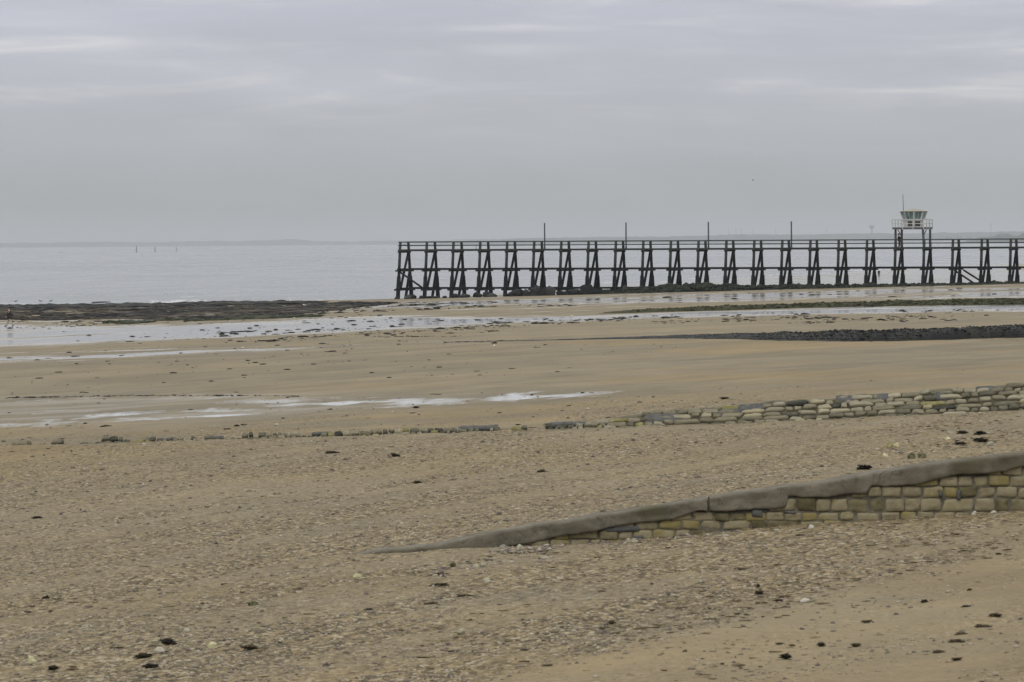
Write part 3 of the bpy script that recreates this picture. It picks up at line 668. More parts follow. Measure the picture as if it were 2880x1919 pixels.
# ------------------------------------------------------------------ rock bank and boulders under the pier
m_rock = tinted('dark_weedy_rock', [(0, (.010, .011, .011)), (.5, (.022, .024, .023)), (.8, (.035, .034, .030)), (1, (.05, .052, .045))], 2.5, .75, .6, .06, spec=.08)
m_bank = tinted('weedy_bank_rock', [(0, (.010, .012, .010)), (.45, (.020, .024, .017)), (.75, (.032, .036, .022)), (1, (.05, .052, .04))], 3, .8, .6, .06, spec=.08)
m_blackweed = tinted('black_seaweed', [(0, (.006, .007, .007)), (.5, (.014, .015, .013)), (.8, (.026, .026, .018)), (1, (.045, .042, .028))], 3, .6, .7, .06, spec=.08)
m_greenweed = tinted('green_brown_weed', [(0, (.018, .018, .010)), (.4, (.035, .035, .017)), (.7, (.05, .054, .024)), (1, (.09, .09, .06))], 2, .75, .7, .06, spec=.08)
def mound(name, line, half, hts, mat, seed, label, cat, lumpf=.9, ncr=15, step=.5, rough=.55, cover=None):
    """a low bank along a line on the ground: hts is height at each point"""
    pts = []
    for (a, b), (c, d) in zip(line[:-1], line[1:]):
        n = max(1, int(math.hypot(c - a, d - b) / step))
        pts += [(a + (c - a) * i / n, b + (d - b) * i / n) for i in range(n)]
    pts.append(line[-1]); P = np.array(pts)
    s = np.concatenate([[0], np.cumsum(np.hypot(*np.diff(P, axis=0).T))])
    ls = [0]
    for p, q in zip(line[:-1], line[1:]): ls.append(ls[-1] + math.hypot(q[0] - p[0], q[1] - p[1]))
    h = np.interp(s, ls, hts); wv = np.interp(s, ls, half)
    T = np.gradient(P, axis=0); T /= np.linalg.norm(T, axis=1)[:, None]; Nn = np.stack([-T[:, 1], T[:, 0]], 1)
    v = np.linspace(-1, 1, ncr); prof = (1 - np.abs(v) ** 2.6)
    edge = 1 + .5 * (fbm(s / 2.2, s * 0, seed, 4) - .5)
    X = P[:, 0][:, None] + Nn[:, 0][:, None] * v[None] * (wv * edge)[:, None]; Y = P[:, 1][:, None] + Nn[:, 1][:, None] * v[None] * (wv * edge)[:, None]
    rg = fbm(X / lumpf, Y / lumpf, seed + 3, 4); rg2 = vnoise(X / .35, Y / .35, seed + 9)
    ends = np.minimum(sstep(0, 2, s), 1)[:, None]
    Z = terrain0(X, Y) + h[:, None] * prof[None] * (1 - rough + rough * 2 * rg) + (rg2 - .5) * .10 * np.clip(h * 2, 0, 1)[:, None] - .06
    n, m_ = X.shape; idx = np.arange(n * m_).reshape(n, m_)
    Fc = np.stack([idx[:-1, :-1], idx[:-1, 1:], idx[1:, 1:], idx[1:, :-1]], -1).reshape(-1, 4)
    tint = np.clip(.15 + .7 * fbm(X / 1.3, Y / 1.3, seed + 20, 4), 0, 1)
    o = link(name, mesh_np(name, np.stack([X, Y, Z], -1).reshape(-1, 3), Fc, mat, False, {'tint': tint.ravel()}))
    if cover:
        nm, cnt, sz0 = cover; g = np.random.default_rng(seed + 1); i = g.integers(0, n, cnt); j = g.integers(0, m_, cnt)
        k = g.random(cnt) < (.25 + np.clip(h[i] / max(h), 0, 1)); i, j = i[k], j[k]
        pts = np.column_stack([X[i, j] + g.normal(0, .15, len(i)), Y[i, j] + g.normal(0, .3, len(i)), Z[i, j]])
        sc = sz0 * (.4 + g.gamma(2, .35, len(i))) * np.clip(h[i] / max(h), .25, 1); sz = sc[:, None] * np.stack([.8 + .8 * g.random(len(i)), .8 + .8 * g.random(len(i)), .45 + .4 * g.random(len(i))], -1)
        V2, F2, mm = scatter(pts, sz, ICO[1], seed + 2, .4)
        c = link(nm, mesh_np(nm, V2, F2, mat, False, {'tint': np.repeat(np.clip(tint[i, j] + .4 * (g.random(len(i)) - .5), 0, 1), mm)}), o); c['kind'] = 'stuff'
    return tag(o, label, cat)
def along(pxs): return [(p.x, p.y) for p in (gnd(a, b) for a, b in pxs)]
bankl = [(pier_pt(k, -1.2 - .3 * (k > 12)).x, pier_pt(k, -1.2).y - .3) for k in (7.3, 8.2, 9, 10.5, 13, 16, 20, 24, NB - 1)]
mound('rock_embankment', bankl, [1.6, 2.2, 2.6, 2.8, 2.6, 2.4, 2.2, 2.2, 2.2], [.1, .5, .7, .78, .66, .45, .32, .32, .34], m_bank, 300, 'long dark weedy rock bank round the feet of the pier', 'embankment', 1.6, rough=.4, cover=('rocks', 3200, .24))
def boulder(p, size, seed, label, group, mat=None, name='boulder', cat='boulder', tint=None, sub=2, facet=5):
    V, Fc = lump(size, seed, sub, .4, 1.3, facet=facet)
    V[:, 2] -= min(0, V[:, 2].min()) * .55
    g = np.random.default_rng(seed); tt = g.random() if tint is None else tint
    o = link(name, mesh_np(name, V, Fc, mat or m_rock, False, {'tint': np.full(len(V), tt)}), None, (p[0], p[1], p[2] - size[2] * .25))
    o.rotation_euler = (0, 0, g.random() * 6.28); return tag(o, label, cat, group)
BLD = [(1131, 13, 6, 'small pointed boulder at the foot of the pier end pile'), (1166, 24, 9, 'broad dark boulder between first and second pier bents'), (1183, 13, 11, 'tall knobby boulder left of the second pier bent'), (1200, 15, 7, 'low boulder against the second pier bent'),
       (1226, 14, 6, 'small boulder just right of the second pier bent'), (1245, 18, 6, 'low wide boulder midway between second and third bents'), (1266, 11, 6, 'little boulder left of the third pier bent'), (1297, 26, 9, 'rounded boulder just right of the third pier bent'),
       (1328, 25, 9, 'dark boulder midway between third and fourth bents'), (1358, 20, 10, 'boulder wedged against the fourth pier bent'), (1386, 18, 12, 'upright boulder right of the fourth pier bent'), (1405, 22, 11, 'slab-like boulder left of the fifth bent'),
       (1440, 17, 7, 'small low boulder at the fifth pier bent'), (1466, 46, 17, 'largest boulder of all, right of the fifth bent'), (1497, 20, 13, 'boulder left of the sixth pier bent'), (1523, 30, 22, 'tall heaped boulder at the sixth pier bent'),
       (1549, 30, 16, 'wide boulder right of the sixth pier bent'), (1567, 26, 24, 'highest boulder beside the seventh pier bent'), (1590, 18, 9, 'low boulder right of the seventh bent'), (1610, 16, 10, 'small boulder between seventh and eighth bents'),
       (1632, 28, 12, 'squat boulder left of the eighth pier bent'), (1655, 24, 27, 'stacked tall boulder at the eighth pier bent'), (1668, 30, 26, 'pale sided tall boulder right of the eighth bent'), (1690, 26, 9, 'flat boulder at the start of the rock bank'), (1720, 30, 11, 'boulder half sunk in the end of the rock bank')]
for i, (px, wd, ht, lab) in enumerate(BLD):
    k = (px - 1128) / 75.7; u = -1.9 - .3 * (i % 3); p = pier_pt(k, u); s = p.y / F
    z = tz(p.x, p.y); boulder((p.x, p.y, z), (wd * s * .72, wd * s * .6, ht * s * 1.0), 500 + i, lab, 'boulders at the seaward feet of the pier', sub=3 if wd > 24 else 2)
for px, py, wd, ht, lab in ((1757, 806, 20, 9, 'round topped boulder on the bank at the ninth bent'), (1846, 806, 20, 8, 'round boulder on the bank at the tenth bent'), (2053, 804, 14, 6, 'angular boulder on the bank at the thirteenth bent')):
    p = pier_pt((px - 1128) / 77.5, -.2); s = p.y / F; b = at_y(px, py + 2, p.y - 1.2)
    boulder((b.x, b.y, b.z - .3), (wd * s * .55, wd * s * .5, ht * s * .9), 560 + px, lab, 'boulders lying on the rock bank')
# weedy groynes
dk = along([(3300, 938), (2860, 948), (2640, 955), (2450, 958), (2300, 956), (2100, 953), (1950, 951), (1750, 953), (1550, 957), (1400, 960), (1250, 963)])
mound('groyne', dk, [1.6, 1.6, 1.5, 1.4, 1.3, 1.1, .9, .6, .45, .35, .2], [.62, .60, .60, .62, .52, .34, .26, .16, .10, .07, .03], m_blackweed, 320, 'black seaweed covered groyne nearer than the green one', 'groyne', 2.5, 15, .25, .28, ('seaweed', 18000, .03))
gn = along([(3300, 850), (2860, 856), (2500, 861), (2250, 866), (2040, 873), (1850, 878), (1740, 881), (1690, 881)])
mound('groyne', gn, [2.2, 2.2, 2.2, 2.0, 1.8, 1.5, 1.2, .6], [.52, .52, .50, .50, .44, .36, .24, .05], m_greenweed, 340, 'olive green weed covered groyne between pier and black groyne', 'groyne', 2.5, 13, .3, .3, ('seaweed', 12000, .055))

# ------------------------------------------------------------------ seaweed-covered reef at the left waterline (uncountable lumps)
def stuff(name, label, V, Fc, mat, tint): return tag(link(name, mesh_np(name, V, Fc, mat, False, {'tint': tint})), label, kind='stuff')
def sample(poly_px, n, seed, wfun=None):
    P = wpoly(poly_px, 150); A = np.array(P); g = np.random.default_rng(seed); out = []
    x0, y0 = A.min(0); x1, y1 = A.max(0); tot = 0; keep = []
    while tot < n:
        x = g.uniform(x0, x1, n * 4); y = g.uniform(y0, y1, n * 4); m = inpoly(x, y, P)
        if wfun is not None: m &= g.random(n * 4) < wfun(x, y)
        keep.append(np.stack([x[m], y[m]], 1)); tot += m.sum()
        if len(keep) > 60: break
    P2 = np.concatenate(keep)[:n]; return np.column_stack([P2, terrain0(P2[:, 0], P2[:, 1])])
m_reef = tinted('reef_weed', [(0, (.006, .006, .006)), (.35, (.018, .016, .012)), (.6, (.045, .036, .025)), (.8, (.075, .062, .045)), (1, (.16, .145, .115))], 2.5, .7, .6, .05, spec=.08)
REEF = [(-400, 866), (20, 860), (150, 860), (300, 857), (560, 852), (800, 848), (950, 850), (1060, 852), (1110, 853), (1060, 860), (960, 870), (860, 882), (780, 890), (640, 896), (480, 899), (300, 897), (150, 902), (20, 900), (-400, 908)]
def reefw(x, y):
    d = fbm(x / 4.5, y / 9, 201, 5) + .10 * sstep(585, 560, y); return sstep(.45, .54, d) * .985 + .015
pts = sample(REEF, 9000, 31, reefw); g = np.random.default_rng(5); sz = g.gamma(1.6, .17, len(pts))[:, None] * np.array([1.5, 1.3, .15]) + .05
V, Fc, m_ = scatter(pts, np.minimum(sz, [1.5, 1.6, .18]), ICO[1], 77, .5)
tn = np.clip(-.25 + 1.45 * fbm(pts[:, 0] / 3, pts[:, 1] / 14, 44, 3) + .3 * (g.random(len(pts)) - .5), 0, 1)
edge = sstep(560, 600, pts[:, 1] + pts[:, 0] * -.55 * 0 + 0)
stuff('seaweed_reef', 'brown and black seaweed covered reef at the left waterline', V, Fc, m_reef, np.repeat(tn * (1 - .45 * edge), m_))
# dark weed fringe on the reef's outer edge
pts = sample([(-400, 866), (20, 862), (300, 859), (420, 858), (560, 855), (700, 853), (860, 851), (860, 855), (600, 861), (300, 867), (20, 872), (-400, 880)], 1500, 37); sz = g.gamma(2, .25, len(pts))[:, None] * np.array([1.3, 1.4, .20]) + .07
V, Fc, m_ = scatter(pts, np.minimum(sz, [1.6, 2, .26]), ICO[1], 79, .35)
stuff('seaweed_fringe', 'black weed fringe along the outer edge of the reef', V, Fc, m_blackweed, np.repeat(g.random(len(pts)), m_))
pts = sample([(250, 912), (330, 905), (480, 900), (700, 893), (900, 888), (900, 892), (700, 899), (520, 905), (400, 911), (290, 913)], 1100, 38, lambda x, y: sstep(.4, .55, fbm(x / 3, y / 14, 55))); sz = g.gamma(2, .09, len(pts))[:, None] * np.array([1.5, 1.3, .28]) + .04
V, Fc, m_ = scatter(pts, sz, ICO[1], 80, .35)
m_algae = tinted('green_algae', [(0, (.012, .016, .008)), (.6, (.028, .034, .016)), (1, (.055, .058, .034))], 3, .7, spec=.08)
stuff('green_algae', 'green weed along the landward edge of the reef', V, Fc, m_algae, np.repeat(g.random(len(pts)), m_))

# weed scraps and stones strewn over the wet flats
def strew(name, label, polys, mat, seed, smin, smax, flat, nmul=1.0, yref=None, ex=2.5, stretch=1.0):
    P = []
    for poly, n, cl in polys:
        P.append(sample(poly, int(n * nmul), seed + n, (lambda x, y, c=cl: sstep(c - .06, c + .22, .6 * fbm(x / 4, y / 16, seed) + .4 * streak(x, y, 60, 2.2, seed + 1))) if cl else None))
    pts = np.concatenate(P); g = np.random.default_rng(seed); s = smin + (smax - smin) * g.random(len(pts)) ** ex
    if yref: s = s * np.clip(pts[:, 1] / yref, .3, 1.6)
    sz = s[:, None] * np.stack([(.7 + .9 * g.random(len(pts))) * (1 + (stretch - 1) * g.random(len(pts)) ** 2), .7 + .9 * g.random(len(pts)), flat * (.6 + .8 * g.random(len(pts)))], -1)
    V, Fc, m_ = scatter(pts, sz, ICO[1], seed + 7, .5, stretch == 1.0); return stuff(name, label, V, Fc, mat, np.repeat(g.random(len(pts)), m_))
strew('seaweed_scraps', 'dark weed scraps strewn over the wet flats', [
    ([(20, 925), (500, 925), (1100, 895), (1450, 895), (1450, 935), (900, 960), (20, 980)], 420, .46), ([(600, 935), (1150, 915), (1450, 912), (1450, 930), (1150, 950), (600, 965)], 420, .46),
    ([(1350, 905), (1750, 890), (2400, 876), (2860, 868), (2860, 890), (2400, 895), (1750, 915), (1350, 925)], 650, .46), ([(2000, 890), (2600, 885), (2750, 905), (2250, 912), (2050, 905)], 420, .44),
    ([(1060, 855), (1500, 850), (1650, 860), (1200, 872)], 260, .44), ([(20, 985), (1400, 950), (2000, 960), (1500, 1060), (20, 1100)], 420, None), ([(1700, 830), (2860, 806), (2860, 836), (1700, 860)], 120, None),
    ([(20, 1100), (1800, 1100), (1800, 1215), (20, 1240)], 260, None), ([(860, 853), (1200, 850), (1330, 852), (1250, 866), (1000, 882), (860, 884)], 900, .42), ([(20, 890), (300, 898), (900, 892), (1100, 870), (1250, 872), (900, 905), (20, 925)], 420, .44)], m_blackweed, 400, .05, .34, .26, .8, 400, 5.0)
m_line = m_blackweed
strew('tide_line', 'thin dark line of weed along an old tide mark', [
    ([(20, 1118), (350, 1112), (700, 1112), (840, 1114), (840, 1116), (700, 1114), (350, 1115), (20, 1121)], 420, None), ([(1040, 946), (1300, 945), (1300, 947), (1040, 949)], 160, None), ([(1250, 962), (1450, 958), (1450, 960), (1250, 964)], 140, None)], m_blackweed, 420, .03, .10, .25)
# shingle in the foreground
m_peb = tinted('pebbles', [(0, (.045, .04, .035)), (.25, (.13, .11, .09)), (.55, (.20, .163, .11)), (.8, (.26, .215, .15)), (1, (.36, .33, .26))], 20, .75, .2, .01, amp=.15)
def pebbles():
    g = np.random.default_rng(90); n = 110000
    y = 1 / np.sqrt(g.uniform(1 / 185.0 ** 2, 1 / 47.0 ** 2, n)); x = g.uniform(-.145, .145, n) * y
    wet, pool, warm, gr = fields(x, y); pr = gr * (.25 + .9 * sstep(.4, .62, fbm(x / 1.5, y / 2.5, 8)))
    bad = (np.abs(y - WALL_Y - .35) < .7) & (x > wtx[0] + .6)
    k = (g.random(n) < pr) & (pool < .5) & ~bad; x, y = x[k], y[k]
    z = terrain0(x, y) + relief(x, y, wet[k], gr[k]); s = (.009 + .034 * g.random(len(x)) ** 5) * np.clip(y / 75, 1, 1.9)
    sz = s[:, None] * np.stack([.8 + .7 * g.random(len(x)), .8 + .7 * g.random(len(x)), .45 + .4 * g.random(len(x))], -1)
    V, Fc, m_ = scatter(np.column_stack([x, y, z]), sz, OCT, 91, .3)
    stuff('shingle', 'small mixed shingle strewn over the foreground sand', V, Fc, m_peb, np.repeat(g.beta(1.6, 1.5, len(x)), m_))
pebbles()
m_scrap = tinted('dry_weed', [(0, (.022, .016, .009)), (.2, (.065, .048, .024)), (.5, (.115, .088, .046)), (1, (.19, .15, .082))], 12, .85, .5, .02, spec=.08)
strew('seaweed_bits', 'brown dry weed bits on the foreground sand', [
    ([(20, 1260), (2860, 1180), (2860, 1280), (1700, 1440), (950, 1560), (20, 1600)], 800, .44), ([(960, 1590), (1500, 1545), (2860, 1445), (2860, 1560), (1500, 1919), (600, 1919)], 1150, .40),
    ([(2200, 1560), (2860, 1480), (2860, 1700), (2000, 1919), (1500, 1919)], 520, .42), ([(20, 1600), (950, 1580), (1000, 1760), (20, 1919)], 650, .44), ([(2500, 1190), (2860, 1180), (2860, 1270), (2600, 1290)], 300, .36)], m_scrap, 440, .009, .055, .20, 1.15, None, 3.0, 2.0)

strew('wall_foot_pebbles', 'pale pebbles and shells heaped along the wall foot', [([(1385, 1530), (1600, 1514), (1640, 1535), (1480, 1556), (1390, 1560)], 320, None), ([(1600, 1525), (2300, 1478), (2300, 1490), (1620, 1545)], 170, None), ([(1130, 1600), (1560, 1552), (1560, 1575), (1200, 1635)], 260, .42)], m_peb, 470, .014, .062, .55, 1.0, None, 2.5)
# ------------------------------------------------------------------ individual clumps and stones
m_clump = tinted('seaweed_clump', [(0, (.008, .008, .007)), (.4, (.018, .015, .010)), (.75, (.04, .031, .018)), (1, (.075, .058, .032))], 14, .7, .7, .03, spec=.08)
m_pale = tinted('pale_stone', [(0, (.22, .21, .17)), (.5, (.30, .28, .19)), (1, (.42, .40, .34))], 9, .85, .5, .02)
m_olive = tinted('olive_stone', [(0, (.05, .05, .025)), (.5, (.30, .28, .13)), (1, (.48, .45, .28))], 9, .85, .5, .02, amp=.6)
def clump(px, py, wpx, hpx, label, mat=m_clump, name='seaweed_clump', cat='seaweed', group='seaweed clumps on the foreground sand', rough=.6, sub=3, facet=0, tint=None):
    p = gnd(px, py); s = p.y / F; seed = int(px * 7 + py)
    V, Fc = lump((1, .75, 1), seed, sub if name == 'stone' else 4, rough, 1.7, facet=facet)
    if name != 'stone': V = V * (1 + .5 * n3(V, 4.2, seed + 1) + .35 * n3(V, 9, seed + 2))[:, None]
    ext = V.max(0) - V.min(0); V = V / ext * np.array([wpx * s, wpx * s * .8, hpx * s * 1.35]); V[:, 2] -= V[:, 2].min() + .28 * hpx * s * 1.35
    V[:, 2] = np.maximum(V[:, 2], -.06)
    g = np.random.default_rng(seed)
    tv = np.clip((g.random() if tint is None else tint) + .25 * n3(V / (wpx * s) * 2, 3, seed), 0, 1)
    o = link(name, mesh_np(name, V, Fc, mat, name != 'seaweed_clump', {'tint': tv}), None, (p.x, p.y, p.z))
    return tag(o, label, cat, group)
CL = [(930, 1276, 48, 8, 'flat dark weed scrap left of the peaked clump'), (1108, 1286, 42, 13, 'peaked black weed clump between stone groyne and concrete wall'), (1524, 1330, 36, 11, 'spiky weed clump on sand above the wall tip'), (1173, 1358, 34, 7, 'small dark weed scrap below the peaked clump'),
      (104, 1460, 36, 9, 'black weed scrap near the left edge, upper one'), (129, 1684, 28, 11, 'rounded dark clump near the left edge, lower one'), (569, 1703, 16, 9, 'tiny black clump left of the yellowish stone'), (1040, 1722, 44, 13, 'dark weed clump on gravel below the wall tip'),
      (471, 1812, 60, 18, 'broad dark weed clump at bottom left of the beach'), (404, 1848, 62, 13, 'long weed clump by a white stone, bottom left'), (150, 1884, 42, 14, 'weed clump at the bottom left corner'), (425, 1877, 60, 12, 'bluish dark weed strip near the bottom edge'),
      (700, 1824, 56, 12, 'long thin brown weed strip on bottom gravel'), (2430, 1322, 52, 17, 'big black weed clump resting beside the concrete capping'), (2134, 1669, 38, 12, 'black two-lobed clump on sand right of centre bottom'), (2132, 1650, 16, 10, 'small dark lump just above the two-lobed clump'),
      (2600, 1695, 26, 10, 'black clump on open sand, left of the right-hand pair'), (2726, 1662, 18, 8, 'small black clump on smooth sand under the wall'), (2720, 1712, 46, 11, 'black elongated clump on smooth sand at right'), (2803, 1733, 44, 9, 'highest of the brown weed scraps in the corner row'),
      (2765, 1763, 60, 8, 'second highest brown scrap in the corner row'), (2705, 1785, 42, 9, 'third brown scrap down the corner row'), (2690, 1806, 56, 10, 'fourth and widest scrap of the corner row'), (2640, 1836, 44, 9, 'fifth brown scrap down the corner row'), (2690, 1856, 40, 8, 'lowest brown scrap of the corner row'),
      (2210, 1850, 46, 14, 'humped dark clump near the bottom edge right of centre'), (2310, 1816, 32, 10, 'dark clump up and right of the humped one'), (1928, 1836, 28, 10, 'small dark clump left of the humped one'), (1720, 1754, 28, 10, 'dark clump midway along the bottom gravel'), (2440, 1752, 42, 9, 'dark flat scrap above the corner row, further left'),
      (2408, 1818, 34, 10, 'ragged brown scrap left of the corner row'), (2708, 1220, 40, 10, 'upper left of the dark weed scraps behind the wall'), (2757, 1222, 46, 11, 'upper right of the dark weed scraps behind the wall'), (2757, 1240, 56, 11, 'widest dark weed scrap behind the wall at right'), (2700, 1250, 50, 8, 'lowest thin weed scrap behind the wall at right'),
      (2190, 1690, 36, 7, 'faint brown scrap right of the two-lobed clump'), (1235, 1650, 66, 12, 'brown weed heap left of the pale stone below the wall'), (1240, 1618, 70, 10, 'upper brown weed heap on gravel below the wall'), (1310, 1680, 56, 10, 'lower dark brown weed strip below the wall'), (1215, 1702, 50, 10, 'lowest brown weed strip below the wall tip'),
      (2036, 1122, 34, 6, 'dark weed scrap on damp sand above the stone groyne'), (1170, 1147, 30, 5, 'dark scrap just below the long white pool'), (640, 1209, 26, 5, 'dark scrap left of centre above the stone groyne'), (667, 1199, 20, 5, 'small dark scrap by the end of the left pool')]
for a in CL: clump(*a, tint=.95 if 'corner row' in a[4] or 'brown' in a[4] else .3 + .6 * random.random())
ST = [(1005, 1629, 30, 16, 'olive yellow stone below the tip of the concrete wall', m_olive), (1275, 1595, 18, 14, 'small olive stone right below the thin end of the wall', m_olive), (1370, 1642, 26, 18, 'pale stone with dark base among brown weed', m_pale), (712, 1708, 32, 20, 'olive stone with a pale top at lower left', m_olive),
      (597, 1822, 30, 18, 'olive stone beside weed near the bottom left', m_olive), (88, 1866, 26, 22, 'round yellowish stone in the bottom left corner', m_olive), (450, 1838, 30, 20, 'white stone beside the long weed clump', m_pale), (525, 1778, 20, 12, 'small white stone above the broad weed clump', m_pale),
      (2502, 1257, 20, 15, 'left one of two joined yellow stones behind the wall', m_olive), (2521, 1258, 18, 13, 'right one of two joined yellow stones behind the wall', m_olive), (2490, 1288, 18, 14, 'single yellow stone close above the capping', m_olive), (2563, 1291, 24, 20, 'larger of two yellow stones by the capping', m_olive), (2592, 1289, 26, 17, 'pointed yellow stone right of the larger one', m_olive),
      (2786, 1255, 22, 14, 'pale yellow stone near the right edge behind wall', m_pale), (2665, 1238, 18, 10, 'small yellow stone among weed behind the wall', m_olive), (2795, 1446, 20, 11, 'white stone at the foot of the wall, right end', m_pale), (2740, 1448, 16, 11, 'smaller white stone at the wall foot', m_pale),
      (2283, 1487, 18, 12, 'round white stone at the wall foot near the middle', m_pale), (1785, 1528, 24, 10, 'pale stone at the wall foot by a grey patch', m_pale), (2040, 1512, 24, 10, 'flat pale stone in front of the wall crack', m_pale), (1963, 1568, 14, 10, 'white pebble on the sand in front of the wall', m_pale),
      (1415, 1546, 20, 16, 'pale stone at left of heap by the wall', m_pale), (1440, 1538, 26, 20, 'largest pale stone of the heap by the wall', m_pale), (1462, 1546, 20, 16, 'pale stone at right of heap by the wall', m_pale), (1390, 1555, 16, 12, 'small pale stone fallen from the heap', m_pale), (1340, 1600, 22, 14, 'pale stone among the weed below the heap', m_pale), (1360, 1596, 18, 14, 'paler little stone touching the weed below heap', m_pale),
      (1655, 1690, 22, 10, 'grey white stone on the sand left of centre right', m_pale), (2265, 1694, 28, 12, 'flat pale stone on the right-hand gravel', m_pale), (1297, 1783, 26, 16, 'pale grey stone on the bottom centre gravel', m_pale)]
for px, py, wd, ht, lab, mt in ST: clump(px, py, wd, ht, lab, mt, 'stone', 'stone', 'pale stones on the foreground beach', .35, 3, 4)
for px, py, wd, ht, lab in ((1216, 860, 24, 7, 'low dark rock in the wet strip near the pier end'), (1876, 838, 25, 5, 'flat dark rock on pale sand in front of the pier'), (628, 876, 17, 6, 'black block standing out of the seaweed reef'), (290, 857, 60, 9, 'dark hump on the outer edge of the reef'), (795, 848, 18, 6, 'dark rock at the outer end of the reef')):
    p = gnd(px, py); s = p.y / F; boulder(p, (wd * s * .55, wd * s * .6, ht * s * .75), 700 + px, lab, 'rocks on the wet flats', m_rock, 'rock', 'rock', .5, 3)
for px, py, wd, lab in ((827, 895, 13, 'pale slab stone on wet sand below the reef'), (1000, 924, 7, 'small rounded stone in the wet strip'), (683, 978, 12, 'yellowish stone on sand left of the pier'), (1250, 963, 8, 'yellowish stone at the tip of the black groyne'), (1608, 888, 8, 'little stone above the wet channel')):
    clump(px, py + 2, wd * .8, wd * .35, lab, m_olive, 'stone', 'stone', 'small stones on the flats', .35, 2, 3)

# ------------------------------------------------------------------ near wall: masonry, mortar, concrete capping
m_stone = tinted('sandstone_blocks', [(0, (.04, .036, .02)), (.28, (.095, .082, .04)), (.5, (.165, .142, .080)), (.78, (.25, .217, .138)), (1, (.20, .165, .065))], 5.5, .9, .7, .04, .2, 1.0)
m_mortar = simple('wall_mortar', (.05, .045, .03), (.13, .115, .08), 5, .95, .5)
m_conc = M('weathered_concrete')
def conc():
    m = m_conc; n = m.noise(1.4, 6, .65, (1, 1, 2.2)); f = m.noise(16, 4, .6); p = m.noise(.7, 3, .6, (1, 1, .6))
    c = m.mix(m.mr(n, .3, .7), (.085, .074, .052), (.165, .148, .112)); c = m.mix(m.mr(f, .52, .72, 0, .6), c, (.085, .075, .052)); c = m.mix(m.mr(p, .50, .64, 0, .75), c, (.075, .068, .038)); cr = m.noise(1.1, 5, .6, (1, 1, .8), .6); c = m.mix(m.mth('MULTIPLY', m.mth('MULTIPLY', m.mr(cr, .488, .50), m.mr(cr, .50, .512, 1, 0)), .45), c, (.04, .036, .025))
    m.bump(m.mth('ADD', m.mth('MULTIPLY', n, .8), m.mth('MULTIPLY', f, .3)), .5, .03); return m.set(c, .9, .25)
mc = conc(); m_patch = simple('grey_cement_patch', (.062, .062, .058), (.10, .10, .094), 6, .9, .5)
def blocks(cells, face, name, mat, parent, seed, depth=.06, tints=None, wobs=.1, e=7.0):
    """rounded blocks; cells (s0, s1, h0, h1); face(s, h, d) -> point"""
    g = np.random.default_rng(seed); Vs = []; Fs = []; T = []
    u = np.array([-1, -.985, -.93, -.7, -.25, .25, .7, .93, .985, 1]); v = np.array([-1, -.97, -.86, -.4, .1, .5, .88, .97, 1]); nu, nv = len(u), len(v); U, Vv = np.meshgrid(u, v)
    idx = np.arange(nu * nv).reshape(nv, nu); F0 = np.stack([idx[:-1, :-1], idx[:-1, 1:], idx[1:, 1:], idx[1:, :-1]], -1).reshape(-1, 4)
    for i, (s0, s1, h0, h1) in enumerate(cells):
        cs, ch, a, b = (s0 + s1) / 2, (h0 + h1) / 2, (s1 - s0) / 2, (h1 - h0) / 2
        R = (np.abs(U) ** e + np.abs(Vv) ** e) ** (1 / e); mx = np.maximum(np.abs(U), np.abs(Vv)); k = np.where(R > 0, mx / np.maximum(R, 1e-6), 1)
        uu, vv = U * k, Vv * k
        wob = wobs * (vnoise(uu * 1.2 + i * 7.3, vv * 1.2 + i * 1.7, seed) - .5) * 2
        S = cs + a * uu * (1 + wob); H = ch + b * vv * (1 + .9 * wob) + g.uniform(-.012, .012) + uu * g.uniform(-.012, .012)
        dd = depth * (1 - mx ** 10) * (1 + .45 * (vnoise(uu * 2 + i * 3.1, vv * 2 + i, seed + 3) - .5) * 2) + g.uniform(-.012, .02) - np.where(mx > .995, .07, 0)
        pt = np.array([face(x, y, z) for x, y, z in zip(S.ravel(), H.ravel(), dd.ravel())])
        Vs.append(pt); Fs.append(F0 + i * nu * nv); T.append(np.full(nu * nv, tints[i] if tints else g.random()))
    return link(name, mesh_np(name, np.concatenate(Vs), np.concatenate(Fs), mat, True, {'tint': np.concatenate(T)}), parent)
